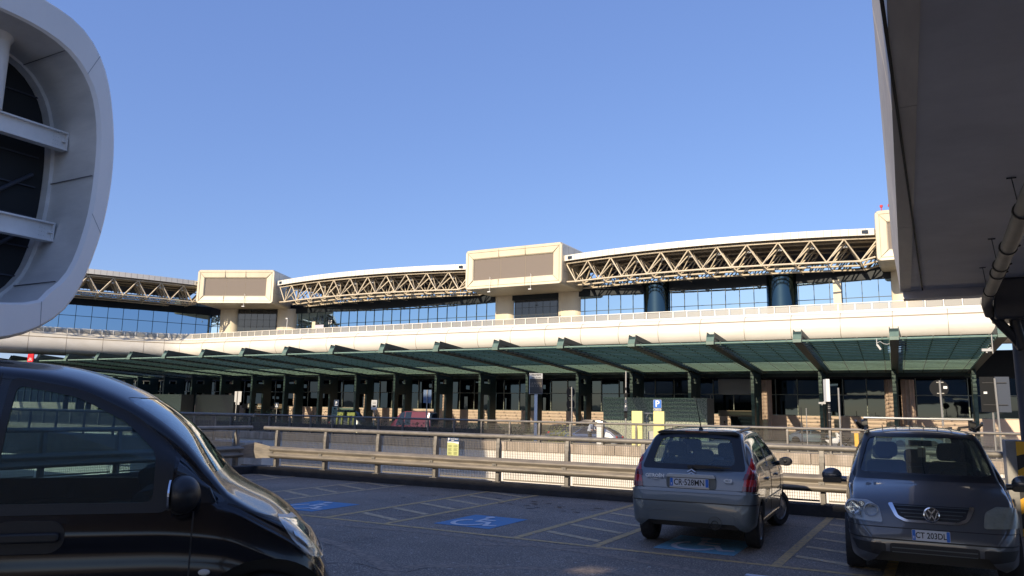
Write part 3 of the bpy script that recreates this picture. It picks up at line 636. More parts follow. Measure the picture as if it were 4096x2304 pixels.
def truss_roof(A, B, bulge, rowdir, nb=11, back=15.5, zl=15.72, zu=17.8, rows=4):
    """roof bay between two boxes: arched white fascia, soffit and a space frame of tubes"""
    A, B = Vector((*A, 0)), Vector((*B, 0)); d = (B - A).normalized(); L = (B - A).length; n = Vector(rowdir).normalized()
    def P(t, o, z):   # t along 0..1, o depth behind the arched front
        s = 4 * bulge * t * (1 - t); q = A + d * (L * t) + n * (o - s); return Vector((q.x, q.y, z))
    roof = empty('roof'); roof.parent = T; roof.name = 'roof'
    bpy.data.objects.remove(roof)
    b = MB(); m = 36
    rng = [i / m for i in range(m + 1)]
    b.sweep([(0.0, 17.98), (0.0, 18.60), (.3, 18.63), (back, 18.66), (back, 18.4), (.12, 18.4), (.12, 17.98)], [(lambda o, z, t_=t_: P(t_, o, z)) for t_ in rng], True)
    rf = tb(b, 'roof', M['fascia'], smooth=30)
    b = MB(); b.sweep([(.13, 18.02), (back, 18.02), (back, 18.2), (.13, 18.2)], [(lambda o, z, t_=t_: P(t_, o, z)) for t_ in rng], True)
    nr = 60
    for i in range(1, nr):
        t_ = i / nr; a, c = P(t_, .2, 17.97), P(t_, back, 17.97); b.obox((a + c) / 2, d * .04, (c - a) / 2, (0, 0, .05))
    tb(b, 'soffit', M['soffit'], rf)
    b = MB()
    for i in range(1, 44):
        t_ = i / 44; p = P(t_, -.004, 18.26); b.obox(p, d * .012, n * .004, (0, 0, .33))
    tb(b, 'fascia_joint', M['seam'], rf)
    b = MB()
    for t_ in (.03, .97):
        p = P(t_, -.012, 18.28); b.obox(p, d * .42, n * .01, (0, 0, .16))
    tb(b, 'fascia_window', M['dkglass'], rf)  # small dark glass windows at the fascia ends
    for r in range(rows):
        b = MB(); o = .55 + 2.3 * r; uo = max(.35, o - 1.15)
        lo = [P((i + .45) / (nb - .1), o, zl) for i in range(nb)]
        up = [P(i / (nb - .1), uo + .15, zu) for i in range(nb + 1)]; up2 = [P(i / (nb - .1), o + 1.15, zu) for i in range(nb + 1)]
        lo2 = [P((i + .45) / (nb - .1), o + 2.3, zl) for i in range(nb)]
        for i in range(nb - 1): b.tube(lo[i], lo[i + 1], .095, 8)
        b.tube(P(.002, o, zl + .06), lo[0], .09, 8); b.tube(lo[-1], P(.998, o, zl + .35), .09, 8)
        for i in range(nb):
            for U in ((up[i], up[i + 1]) + ((up2[i], up2[i + 1]) if r < rows - 1 else ())): b.tube(lo[i], U, .068, 6)
            if r < rows - 1: b.tube(lo[i], lo2[i], .055, 6)
            b.ball(lo[i], .14, 8, 5)
        for i in range(nb): b.tube(up[i], up[i + 1], .10, 6)
        tb(b, 'space_frame', M['truss'], rf, smooth=60)
    b = MB()
    for i in range(1, nb):
        p = P(i / (nb - .1), 1.5, 17.2); b.lathe([(.02, 0), (.20, 0), (.14, .14), (.03, .2), (.03, .7)], p, (0, 0, 1), 12)
    tb(b, 'hanging_lamp', M['white'], rf, smooth=40)
    return rf
truss_roof((-77.3, 74.5), (-47.2, 74.5), 1.85, (0, 1, 0))
truss_roof((-34.75, 74.5), (-4.2, 74.5), 1.85, (0, 1, 0))
truss_roof((-103.1, 44.1), (-87.55, 71.0), 1.75, (-.866, .5, 0))
truss_roof((8.3, 74.5), (38.8, 74.5), 1.85, (0, 1, 0))

def glass_box(cx, cy, ang, W=12.35, parts=True):
    """cream projecting box; local x along its front, y into the building"""
    Mx = Matrix.Translation((cx, cy, 0)) @ Matrix.Rotation(ang, 4, 'Z')
    def go(b, name, m, par, **k): b.tform(Mx); return tb(b, name, m, par, **k)
    z0, z1, D = 15.45, 20.08, 7.7; w0, w1, zz0, zz1 = 1.02, W - 1.18, 16.52, 18.95
    o = rrect(0, W, z0, z1, .38, 6); n = len(o); inn = rrect(.0 + w0, w1, zz0, zz1, .05, 6)
    b = MB()
    rings = [([(W / 2 + (x - W / 2) * .999, z) for x, z in o], D), (o, D - .3), (o, .28), ([(W / 2 + (x - W / 2) * .993, 17.76 + (z - 17.76) * .985) for x, z in o], .07), ([(W / 2 + (x - W / 2) * .986, 17.76 + (z - 17.76) * .965) for x, z in o], 0), ([(W / 2 + (x - W / 2) * 1.02, 17.74 + (z - 17.74) * 1.09) for x, z in inn], .10), (inn, .22), (inn, .5)]
    for P, y in rings: b.v += [(x, y, z) for x, z in P]
    for i in range(len(rings) - 1):
        for k in range(n): b.f.append((i * n + k, i * n + (k + 1) % n, (i + 1) * n + (k + 1) % n, (i + 1) * n + k))
    b.f.append(tuple(range(n))); b.mi = [0] * len(b.f)
    box = go(b, 'glass_box', M['cream'], None, smooth=32)
    b = MB()   # sheet joints on the frame
    for (xa, za), (xb, zb) in ((( .12, z0 + .12), (w0, zz0)), ((W - .12, z0 + .12), (w1, zz0)), ((.12, z1 - .12), (w0, zz1)), ((W - .12, z1 - .12), (w1, zz1))):
        e = Vector((xb - xa, .0, zb - za)) / 2; b.obox(((xa + xb) / 2, .045, (za + zb) / 2), e, (0, .05, 0), e.cross(Vector((0, 1, 0))).normalized() * .012)
    for fx in (1 / 3, 2 / 3):
        x = w0 + (w1 - w0) * fx; b.box(x - .012, x + .012, -.006, .1, z1 - 1.08, z1 - .1); b.box(x - .012, x + .012, -.006, .1, z0 + .1, z0 + 1.0)
    for za in (z0 + .36, z1 - .36): b.box(.4, W - .4, -.006, .1, za - .012, za + .012)
    for xa in (.38, W - .38): b.box(xa - .012, xa + .012, -.006, .1, z0 + .4, z1 - .4)
    go(b, 'frame_joint', M['seam'], box)
    b = MB()
    for y in (1.6, 3.1, 4.6, 6.1):
        for X in (-.006, W + .006): b.box(X - .004, X + .004, y - .012, y + .012, z0 + .3, z1 - .3)
    for z in (16.9, 18.6): b.box(W + .002, W + .01, .4, D, z - .012, z + .012)
    for k in range(9): b.box(.5, W - .5, .8 + k * .75, .815 + k * .75, z0 - .008, z0 + .01)
    go(b, 'side_joint', M['seam'], box)
    b = MB(); b.box(w0 - .02, w1 + .02, .30, .32, zz0, zz1); go(b, 'window', M['brownglass'], box)
    b = MB()
    for fx in (.35, .66): x = w0 + (w1 - w0) * fx; b.box(x - .015, x + .015, .29, .298, zz0, zz1)
    go(b, 'glazing_bar', M['seam'], box)
    b = MB(); b.box(w0 - .2, w0 - .15, .52, 4, zz0 - .3, zz1 + .2); b.box(w0 - .2, w1 + .2, 3.9, 4, zz0 - .3, zz1 + .2); b.box(w0 - .2, w1 + .2, .52, 4, zz1 + .1, zz1 + .15); b.box(w0 - .2, w1 + .2, .52, 4, zz0 - .3, zz0 - .25); b.box(w1 + .1, w1 + .15, .52, 4, zz0 - .3, zz1 + .2)
    b.box(w0 + .7, w0 + 1.4, 1.2, 1.5, zz0 - .2, zz1); b.box(w1 - 4.5, w1 - 2.2, 2.4, 3.2, zz0 - .2, zz0 + .9)
    go(b, 'interior', mat('beige_interior', (.40, .34, .27), .8), box)
    b = MB()
    for x, z in ((2.6, 18.2), (5.5, 17.5), (8.6, 17.0), (9.2, 17.4)): b.obox((x, 2.2, z + .3), (.22, 0, .05), (0, .03, 0), (0, 0, .02))
    go(b, 'strip_light', M['white'], box)
    b = MB()
    for x in ((3.4, 8.6) if parts else (6.9,)):
        b.path([(x, .2, 16.6), (x, -.12, 16.75), (x, -.14, 15.1)], .02, 6); b.box(x - .25, x + .12, -.2, -.1, 15.0, 15.1)
    go(b, 'floodlight_bracket', M['white'], box)
    for xa, xb in ((.62, 3.4), (9.0, 12.1)):
        pr = []
        c = (xa + xb) / 2; r = (xb - xa) / 2
        for k in range(72):
            th = 2 * math.pi * k / 72; rr = 1 - .085 * abs(math.sin(th * 1.5 + .5)) ** .5 if True else 1
            pr.append((c + r * rr * math.copysign(abs(math.cos(th)) ** .6, math.cos(th)), 6.35 + .95 * rr * math.copysign(abs(math.sin(th)) ** .8, math.sin(th))))
        b = MB(); b.prism(pr, lambda x, y: (x, y, 10.55), lambda x, y: (x, y, z0 + .05)); go(b, 'round_pier', M['cream'], box, smooth=38)
    b = MB(); b.box(3.4, 9.1, 5.80, 5.84, 10.55, z0 - .05); go(b, 'dark_panel', M['dkglass'], box)
    b = MB()
    for k in range(7): b.box(3.5 + k * .92, 3.53 + k * .92, 5.77, 5.795, 10.55, z0 - .1)
    for k in range(5): b.box(3.4, 9.1, 5.77, 5.795, 11.2 + k * .9, 11.23 + k * .9)
    go(b, 'panel_bars', mat('dark_bar', (.05, .05, .05), .5), box)
    return box
glass_box(-47.12, 74.0, 0)
glass_box(-4.12, 74.0, 0)
glass_box(-87.48, 69.75, math.atan2(4.26, 10.02), W=10.9, parts=False)
for u, hh in ((-3.3, 21.0),):
    b = MB(); b.tube((u, 77, 20.0), (u, 77, 20.7), .02, 6); b.path([(u - .34, 77, 21.1), (u - .34, 77, 20.75), (u - .2, 77, 20.66), (u + .2, 77, 20.66), (u + .34, 77, 20.75), (u + .34, 77, 21.1)], .04, 8)
    for s_ in (-.34, .34): b.lathe([(.0, 0), (.13, .02), (.13, .22), (.0, .26)], (u + s_, 77, 21.05), (0, 0, 1), 12)
    tag(b.build('warning_lamp', M['red'], smooth=40), 'pair of small red warning lamps on the roof of the rightmost cream box', 'lamp')

# lower arrivals facade
b = MB(); b.box(-260, 60, 84.0, 84.4, -.56, 1.93); tb(b, 'peach_wall', M['peach'])
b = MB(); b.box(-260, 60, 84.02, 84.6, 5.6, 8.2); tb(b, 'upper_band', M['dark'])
for i in range(96):
    u = -192 + i * 2.16
    b = MB(); 
    for za, zb in ((1.96, 3.98), (4.04, 5.6)):
        t1, t2 = random.uniform(-.012, .012), random.uniform(-.02, .02); b.add([(u + .03, 84.1 + t1, za), (u + 2.13, 84.1 - t1, za), (u + 2.13, 84.1 - t1 + t2, zb), (u + .03, 84.1 + t1 + t2, zb)], [(0, 1, 2, 3)])
    wd = tb(b, 'window', M['arrglass'], fix=False)
    b = MB(); b.box(u - .04, u + .04, 83.96, 84.12, 1.95, 5.6); b.box(u + .04, u + 2.12, 83.97, 84.11, 3.97, 4.05); b.box(u + .04, u + 2.12, 83.94, 84.14, 1.90, 1.97); tb(b, 'window_frame', M['frame'], wd)
def flute(u, v, w, h=3.9, n=5):
    b = MB(); nn2 = n * 10; pr = []
    for k in range(nn2):
        th = 2 * math.pi * k / nn2; r = w / 2 * (1 - .16 * abs(math.sin(th * n / 1.0)))
        pr.append((u + r * math.cos(th), v + r * math.sin(th)))
    b.prism(pr, lambda x, y: (x, y, -.56), lambda x, y: (x, y, 5.4)); tb(b, 'fluted_pier', M['terracotta'], smooth=25)
for u in (-91.5, -78.6, -66.0, -53.55): flute(u, 80.9, 1.25)
for u in (-15.4, -3.95, -2.55): flute(u, 81.6, 1.15)
for u, wd_ in ((-90.8, 1.9), (-87.5, 2.1), (-84.3, 1.9)):
    b = MB(); b.box(u - wd_ / 2, u + wd_ / 2, 83.0, 83.2, 1.56, 2.22); tb(b, 'door_band', M['brown'])
b = textmb('8', .62, lambda x, y: (-90.42 + x, 82.98, 1.88 + y), bold=.02); tb(b, 'gate_number', M['white'], fix=False)
b = textmb('Arrivals', .52, lambda x, y: (-87.6 + x, 82.98, 1.90 + y), bold=.012); tb(b, 'arrivals_lettering', M['white'], fix=False)
b = MB(); b.box(-92, -83.2, 83.6, 83.9, -.5, 1.5); tb(b, 'entrance', M['dark'])
b = MB(); b.box(-19.7, -16.2, 79.3, 79.5, 1.70, 2.28); tb(b, 'door_band', M['brown'])
b = MB(); b.box(-19.5, -16.3, 83.7, 83.95, -.5, 1.7); tb(b, 'dark_doorway', M['dkglass'])
b = MB(); b.box(-20.6, -17.0, 83.2, 83.9, 3.98, 5.6); tb(b, 'slatted_blind', M['offwhite'])
b = MB(); b.box(-9.35, -8.72, 83.9, 83.99, .70, 1.6); tb(b, 'service_hatch', M['black'])
b = MB(); b.box(-73.2, -70.0, 83.2, 83.8, -.5, 1.85); tb(b, 'green_cabinet', M['greenlt'])
b = MB(); b.box(-70.55, -70.2, 83.12, 83.18, .9, 1.25); tb(b, 'notice', M['red'])
b = MB(); b.box(-62.7, -61.5, 83.7, 83.9, -.5, 1.85); tb(b, 'green_cabinet', M['greenlt'])

# ---------------- canopy ----------------
Cn = empty('glass_canopy', (-40, 65, 0), label='long green steel canopy with glass louvres and cantilever beams before the arrivals level', cat='canopy')
def cb(b, name, m, parent=None, **k): b.tform(Matrix.Translation((40, -65, 0))); return b.build(name, m, parent or Cn, **k)
tipu = [3.4 - 6.0 * k for k in range(27)]; pieru = [2.5 - 6.02 * k for k in range(27)]
V0, V1, V2 = 55.7, 75.2, 82.5
def uu(k, v): return tipu[k] + (pieru[k] - tipu[k]) * (v - V0) / (V1 - V0) + .27
def zbot(v): return 6.82 - (v - V0) * .0415 if v < V1 else 6.01 - (v - V1) * .05
for k in range(27):
    b = MB()
    # web pair, floor plate and raised tip of the U-shaped cantilever
    def sec(v, zl, zh, hw=.27):
        u = uu(k, v); return [(u - hw, v, zl), (u + hw, v, zl), (u + hw, v, zh), (u - hw, v, zh)]
    st = [sec(V0, 6.82, 7.03), sec(V0 + .001, 6.82, 7.05), sec(V0 + .30, 6.80, 7.60), sec(V0 + 6, 6.56, 7.22), sec(V1, 6.01, 6.80), sec(V2, 5.65, 6.35)]
    b.v = [p for s_ in st for p in s_]
    for i in range(len(st) - 1):
        for q in range(4): b.f.append((i * 4 + q, i * 4 + (q + 1) % 4, (i + 1) * 4 + (q + 1) % 4, (i + 1) * 4 + q))
    b.f += [(3, 2, 1, 0), tuple(len(b.v) - 4 + i for i in range(4))]; b.mi = [0] * len(b.f)
    for sg in (-1, 1):
        u = uu(k, V0 + .3) + sg * .265; b.prism([(V0 + .18, 7.3), (V0 + .34, 7.74), (V0 + 6.5, 7.26), (V0 + 6.5, 7.1), (V0 + .4, 7.3)], lambda v, z: (u - .015, v, z), lambda v, z: (u + .015, v, z))
    bm_ = cb(b, 'cantilever_beam', M['green'])
    b = MB(); u = uu(k, V0); b.quad((u - .275, V0 - .012, 6.82), (u + .275, V0 - .012, 6.82), (u + .275, V0 - .012, 7.04), (u - .275, V0 - .012, 7.04)); b.add([(u - .275, V0 - .012, 7.05), (u + .275, V0 - .012, 7.05), (u + .275, V0 + .288, 7.565), (u - .275, V0 + .288, 7.565)], [(0, 1, 2, 3)]); cb(b, 'end_plate', M['greenlt'], bm_)  # lighter green stands for sunlight on the beam tip
    # portal pier: two legs joined by a web with openings
    if k < 22:
        u = pieru[k]; b = MB()
        b.box(u, u + .30, 75.2, 75.95, -.56, 5.95); b.box(u, u + .30, 77.3, 78.7, -.56, 5.8)
        b.box(u + .02, u + .28, 75.95, 77.3, 3.6, 4.88); b.box(u + .02, u + .28, 75.95, 77.3, 5.42, 5.85)
        pr = cb(b, 'portal_pier', M['green'])
        b = MB(); b.box(u + .02, u + .28, 75.185, 75.198, 4.6, 5.5)
        for z in (.6, 1.7, 2.8): b.box(u + .02, u + .28, 75.185, 75.198, z, z + .75)
        cb(b, 'pier_panel', M['pierp'], pr)
rows = []; v = V0 + .25
while v < V2 - .3: rows.append(v); v += .98 if v < V1 else .8
for k in range(26):
    b = MB(); g = MB(); g2 = MB(); c = MB()
    for r_, v in enumerate(rows):
        z = zbot(v) + .12; a = uu(k + 1, v) + .28; e = uu(k, v) - .28
        b.tube((a, v, z), (e, v, z), .07 if r_ == 0 else (.05 if v < 68.5 else .034), 6)
        (g if v > 68.5 else g2).obox(((a + e) / 2, v + .42, z + .13), ((e - a) / 2 - .15, 0, 0), (0, .38, .08), (0, -.0015, .006))
        for f_ in (.08, .36, .64, .92):
            x = a + (e - a) * f_; c.box(x - .04, x + .04, v - .06, v + .10, z - .02, z + .13)
    lp = cb(b, 'louvre_tubes', M['slat'], smooth=50); cb(g, 'rear_louvre_glass', M['louver'], lp); cb(g2, 'louvre_glass', M['louverdk'], lp); cb(c, 'louvre_clips', M['green'], lp)
b = MB(); b.box(uu(26, 80), uu(0, 80), 79.2, 79.5, 5.6, 6.1); cb(b, 'tie_beam', M['green'])

# ---------------- vehicle builder ----------------
def pchip(P, x):
    xs = np.array([p[0] for p in P], float); ys = np.array([p[1] for p in P], float); h = np.diff(xs); d = np.diff(ys) / h; m = np.zeros(len(xs))
    for i in range(1, len(xs) - 1):
        if d[i - 1] * d[i] > 0: m[i] = 3 * (h[i - 1] + h[i]) / ((2 * h[i] + h[i - 1]) / d[i - 1] + (h[i] + 2 * h[i - 1]) / d[i])
    m[0], m[-1] = d[0], d[-1]; x = min(max(x, xs[0]), xs[-1]); i = min(max(int(np.searchsorted(xs, x, side='right')) - 1, 0), len(xs) - 2); t = (x - xs[i]) / h[i]
    return float((1 + 2 * t) * (1 - t) ** 2 * ys[i] + t * (1 - t) ** 2 * h[i] * m[i] + t * t * (3 - 2 * t) * ys[i + 1] + t * t * (t - 1) * h[i] * m[i + 1])
def catmull(P, n):
    P = [Vector((*p, 0)) for p in P]; P = [P[0] * 2 - P[1]] + P + [P[-1] * 2 - P[-2]]; out = []
    for i in range(1, len(P) - 2):
        p0, p1, p2, p3 = P[i - 1:i + 3]
        for k in range(n):
            t = k / n; out.append(.5 * ((2 * p1) + (p2 - p0) * t + (2 * p0 - 5 * p1 + 4 * p2 - p3) * t * t + (3 * p1 - p0 - 3 * p2 + p3) * t ** 3))
    out.append(P[-2]); return [(p.x, p.y) for p in out]
class Car:
    """lofted body: sections across the car at stations along x (x = 0 rear .. L front, y left)"""
    def __init__(s, top, belt, hw, bot, tum=.28, crown=.035, corner=.10, cx=0, mid=.42, ns=110, sub=4, ledge=0):
        s.top, s.belt, s.hw, s.bot, s.tum, s.crown, s.corner, s.mid, s.sub, s.ledge = top, belt, hw, bot, tum, crown, corner, mid, sub, ledge
        x0, x1 = top[0][0], top[-1][0]; s.x0, s.x1 = x0, x1
        s.xs = [x0 + (x1 - x0) * (.5 - .5 * math.cos(math.pi * i / ns)) * 1.0 for i in range(ns + 1)]
        xs = sorted(s.xs); o = [xs[0]]
        for x in xs[1:-1]:
            if x - o[-1] > .016 and xs[-1] - x > .014: o.append(x)
        s.xs = o + [xs[-1]]; s.cx = cx
    def section(s, x):
        zt = pchip(s.top, x); zb0 = pchip(s.bot, x); W = pchip(s.hw, x); zb = min(pchip(s.belt, x), zt - .02 - .10 * (zt - zb0)); H = zt - zb
        yb = W * .965; dr = min(s.corner, .42 * H); yr = max(.3 * W, yb - s.tum * max(0, H - .10) - min(.06, .3 * H)); cr = min(s.crown, .3 * H)
        h = zb - zb0; C = [(0, zt), (.45 * yr, zt - cr * .25), (.8 * yr, zt - cr), (yr - .025, zt - cr - dr * .35), (yr + .012, zt - cr - dr), (yr + .5 * (yb - yr) + .012, zt - .5 * H - .01 if H > .25 else zt - .75 * H), (yb, zb), (W - .004, zb - .16 * h), (W, zb - s.mid * h), (W - .012, zb - .72 * h), (W - .03, zb - .90 * h), (W - .10, zb0)]
        if s.ledge: g = s.ledge * max(0, min(1, (W - .88) / .08)); C[7:9] = [(W - .002, zb - .16 * h), (W + .15 * g, zb - .225 * h), (W - g, zb - .285 * h), (W - g * .9, zb - .34 * h), (W, zb - .42 * h), (W, zb - .55 * h)]
        if H <= .25: C[4] = (yr + .01, zt - cr - dr); C[5] = (yr + .6 * (yb - yr), zb + .35 * (zt - cr - dr - zb))
        return catmull(C, s.sub)
    def shell(s, xr=None):
        """open surface vertices/faces"""
        V, F = [], []; n = None
        xs = s.xs if xr is None else [x for x in s.xs if xr[0] - .10 <= x <= xr[1] + .10]
        for x in xs:
            sec = s.section(x); ring = [(x - s.cx * (y / .8) ** 2 * (1 if x > (s.x0 + s.x1) / 2 else -1), y, z) for y, z in reversed(sec)] + [(x - s.cx * (y / .8) ** 2 * (1 if x > (s.x0 + s.x1) / 2 else -1), -y, z) for y, z in sec[1:]]
            n = len(ring); V += ring
        for i in range(len(xs) - 1):
            for k in range(n - 1): F.append((i * n + k, (i + 1) * n + k, (i + 1) * n + k + 1, i * n + k + 1))
        if xs[0] == s.x0: F.append(tuple(range(n)))
        if xs[-1] == s.x1: F.append(tuple(reversed(range((len(xs) - 1) * n, len(xs) * n))))
        me = bpy.data.meshes.new('sh'); me.from_pydata(V, [], F); bm = bmesh.new(); bm.from_mesh(me)
        # split end caps into grids by triangulation
        bmesh.ops.triangulate(bm, faces=[f for f in bm.faces if len(f.verts) > 4]); bmesh.ops.recalc_face_normals(bm, faces=bm.faces)
        c = Vector(((s.x0 + s.x1) / 2, 0, .6)); f = max(bm.faces, key=lambda f: f.calc_center_median().z)
        if f.normal.z < 0: bmesh.ops.reverse_faces(bm, faces=bm.faces)
        bm.to_mesh(me); bm.free(); me.update(); return me
    def thick(s, outer, inner, xr=None):
        """closed solid between offsets outer (+out) and inner (-in)"""
        me = s.shell(xr); bm = bmesh.new(); bm.from_mesh(me); bm.verts.ensure_lookup_table(); bm.normal_update()
        nv = len(bm.verts); base = [v.co.copy() for v in bm.verts]; nr = [v.normal.copy() for v in bm.verts]
        V = [b_ + n_ * outer for b_, n_ in zip(base, nr)] + [b_ - n_ * inner for b_, n_ in zip(base, nr)]
        F = [tuple(v.index for v in f.verts) for f in bm.faces]; F2 = [tuple(nv + i for i in reversed(f)) for f in F]
        E_ = []
        for e in bm.edges:
            if len(e.link_faces) == 1:
                f = e.link_faces[0]
                for l in f.loops:
                    if l.edge == e: a, c = l.vert.index, l.link_loop_next.vert.index
                E_.append((c, a, nv + a, nv + c))
        bm.free(); bpy.data.meshes.remove(me)
        m = bpy.data.meshes.new('th'); m.from_pydata(V, [], F + F2 + E_); m.update(); return m
def span(cs):
    X = [v[0] for c in cs for v in c.v]; return (min(X), max(X))
def boolean(me, cutters, op):
    """cutters: list of MB closed solids; retried with tiny jitter when the solver returns nothing"""
    rg = random.Random(5); n0 = len(me.vertices)
    for att in range(7):
        m2 = me.copy()
        if att:
            a = 2e-4 * att
            for v in m2.vertices: v.co.x += rg.uniform(-a, a); v.co.y += rg.uniform(-a, a); v.co.z += rg.uniform(-a, a)
        o = bpy.data.objects.new('a', m2); COL.objects.link(o); tmp = [o]
        for c in cutters:
            cm = c.mesh('c'); bm = bmesh.new(); bm.from_mesh(cm); bmesh.ops.recalc_face_normals(bm, faces=bm.faces); bm.to_mesh(cm); bm.free()
            k = bpy.data.objects.new('c', cm); COL.objects.link(k); tmp.append(k); md = o.modifiers.new('b', 'BOOLEAN'); md.operation = op; md.object = k
            md.solver = 'FAST' if att == 6 else 'EXACT'
            if att in (3, 5): md.use_self = True
        dg = bpy.context.evaluated_depsgraph_get(); res = bpy.data.meshes.new_from_object(o.evaluated_get(dg))
        for k in tmp: bpy.data.objects.remove(k)
        ok = len(res.vertices) > (n0 * .5 if op == 'DIFFERENCE' and n0 > 4000 else 6)
        if ok: break
    return res
def px(poly, x0, x1): b = MB(); return b.prism(poly, lambda y, z: (x0, y, z), lambda y, z: (x1, y, z))
def py(poly, y0, y1): b = MB(); return b.prism(poly, lambda x, z: (x, y0, z), lambda x, z: (x, y1, z))
def pz(poly, z0, z1): b = MB(); return b.prism(poly, lambda x, y: (x, y, z0), lambda x, y: (x, y, z1))
def rnd(P, r=.05, n=4):
    """round polygon corners"""
    out = []; P = [Vector(p) for p in P]
    for i in range(len(P)):
        a, b, c = P[i - 1], P[i], P[(i + 1) % len(P)]; rr = min(r, (a - b).length * .45, (c - b).length * .45); p = b + (a - b).normalized() * rr; q = b + (c - b).normalized() * rr
        for k in range(n + 1): t = k / n; v = p * (1 - t) ** 2 + b * 2 * t * (1 - t) + q * t * t; out.append((v.x, v.y))
    return out
def mobj(me, name, m, parent, smooth=35):
    me.materials.clear(); me.materials.append(m); me.name = name
    for p in me.polygons: p.material_index = 0
    setsmooth(me, smooth); o = bpy.data.objects.new(name, me); COL.objects.link(o); o.parent = parent; return o
def wheel(parent, x, y, r, w, steer=0.0, side=1, style='cap', m_r='hubcap', n=9):
    """side: +1 outer face towards +y"""
    wt = MB(); prof = [(r * .66, -w / 2), (r * .93, -w / 2), (r * .99, -w * .36), (r, -w * .2), (r, w * .2), (r * .99, w * .36), (r * .93, w / 2), (r * .66, w / 2), (r * .64, w * .3), (r * .64, -w * .3), (r * .66, -w / 2)]
    Mx = Matrix.Translation((x, y, r)) @ Matrix.Rotation(steer, 4, 'Z')
    wt.lathe(prof, (0, 0, 0), (0, side, 0), 40); wt.tform(Mx); t = wt.build('wheel', M['rubber'], parent, smooth=30)
    d = MB(); d.lathe([(0, w * .06), (r * .64, w * .06)], (0, 0, 0), (0, side, 0), 30); d.tform(Mx); d.build('brake_disc', M['black'], t)
    c = MB(); R1 = r * .645
    c.lathe([(R1, w * .28), (R1, w * .44), (R1 * .93, w * .46), (R1 * .88, w * .38)], (0, 0, 0), (0, side, 0), 40)
    c.lathe([(0, w * .47), (R1 * .2, w * .46), (R1 * .26, w * .38)], (0, 0, 0), (0, side, 0), 24)
    for k in range(n):
        a = 2 * math.pi * k / n; u = Vector((math.cos(a), 0, math.sin(a))); v = Vector((-math.sin(a), 0, math.cos(a))); wi, wo = R1 * .13, R1 * (.25 if style == 'cap' else .15)
        P = [u * R1 * .2 - v * wi, u * R1 * .2 + v * wi, u * R1 * .92 + v * wo, u * R1 * .92 - v * wo]
        c.add([(p.x, side * (w * .40 + (.02 if i < 2 else 0)), p.z) for i, p in enumerate(P)] + [(p.x, side * w * .30, p.z) for p in P], [(0, 1, 2, 3), (7, 6, 5, 4), (0, 4, 5, 1), (1, 5, 6, 2), (2, 6, 7, 3), (3, 7, 4, 0)])
    c.tform(Mx); c.build('rim', M[m_r], t, smooth=30); return t
def seat(b, x, y, w=.5, z=.35, hh=.62, head=True):
    b.prism(rrect(-w / 2, w / 2, 0, .16, .05), lambda a, c: (x - .1, y + a, z + c), lambda a, c: (x + .42, y + a, z + c))
    b.prism(rrect(-w / 2, w / 2, 0, hh, .09), lambda a, c: (x - .10 - c * .22, y + a, z + .1 + c), lambda a, c: (x + .03 - c * .20, y + a, z + .1 + c))
    if head: b.prism(rrect(-.14, .14, 0, .20, .06), lambda a, c: (x - .10 - (hh + .05 + c) * .22, y + a, z + .14 + hh + c), lambda a, c: (x - .0 - (hh + .05 + c) * .22, y + a, z + .14 + hh + c))
def flatplate(t, x, y, z, w, h, sgn, body, csize, it=True, tilt=0.0, name='number_plate'):
    """plate facing sgn*x"""
    Mx = Matrix.Translation((x, y, z)) @ Matrix.Rotation(-sgn * tilt, 4, 'Y')
    def pt(a, c, d): return tuple(Mx @ Vector((sgn * d, sgn * a * 1.0, c)))
    b = MB(); b.prism(rrect(-w / 2, w / 2, -h / 2, h / 2, .01), lambda a, c: pt(a, c, 0), lambda a, c: pt(a, c, .006)); p = b.build(name, M['plate'], t)
    bw = .042 if w > .45 else .034
    b = MB(); b.prism(rrect(-w / 2 + .003, -w / 2 + bw, -h / 2 + .003, h / 2 - .003, .006), lambda a, c: pt(a, c, .006), lambda a, c: pt(a, c, .0072)); b.prism(rrect(w / 2 - bw, w / 2 - .003, -h / 2 + .003, h / 2 - .003, .006), lambda a, c: pt(a, c, .006), lambda a, c: pt(a, c, .0072)); b.build('blue_band', M['blue'], p)
    b = textmb(body, csize, lambda a, c: pt(a * .80, c * 1.0 - .002, .0076), bold=.0015); b.build('plate_lettering', M['letter'], p, fix=False)
    b = textmb('I', .035, lambda a, c: pt(a - w / 2 + bw / 2, c - h * .22, .0076), bold=.002); b.build('country_letter', M['white'], p, fix=False)
    return p

# ---- grey hatchback seen from behind (x = 0 rear bumper, 3.85 front) ----
t = empty('grey_hatchback', (-3.02, 11.06, 0), math.atan2(.998, -.057), 'blue grey hatchback parked nose to the fence, seen from behind, front wheels turned right', 'car')
RO_ = .66   # rear overhang: local origin at the rear axle
def sh(P): return [(x - RO_, z) for x, z in P]
hb = Car(top=sh([(0, .50), (.015, .62), (.05, .70), (.11, .90), (.20, 1.02), (.40, 1.30), (.52, 1.425), (.60, 1.455), (1.0, 1.495), (1.55, 1.515), (2.0, 1.50), (2.35, 1.445), (2.75, 1.24), (3.12, 1.02), (3.4, .93), (3.65, .82), (3.79, .68), (3.85, .52)]),
         belt=sh([(0, .45), (.05, .62), (.12, .80), (.22, .93), (.5, .965), (1.2, .95), (2.2, .92), (3.0, .90), (3.4, .86), (3.7, .72), (3.85, .46)]),
         hw=sh([(0, .66), (.02, .72), (.07, .775), (.16, .81), (.4, .832), (1.0, .835), (2.5, .835), (3.2, .82), (3.5, .78), (3.7, .68), (3.80, .56), (3.85, .45)]),
         bot=sh([(0, .29), (.03, .235), (.12, .21), (.5, .22), (3.4, .20), (3.75, .22), (3.85, .36)]), tum=.30, crown=.03, corner=.10, ns=120, sub=5)
RA = .285
cuts = []
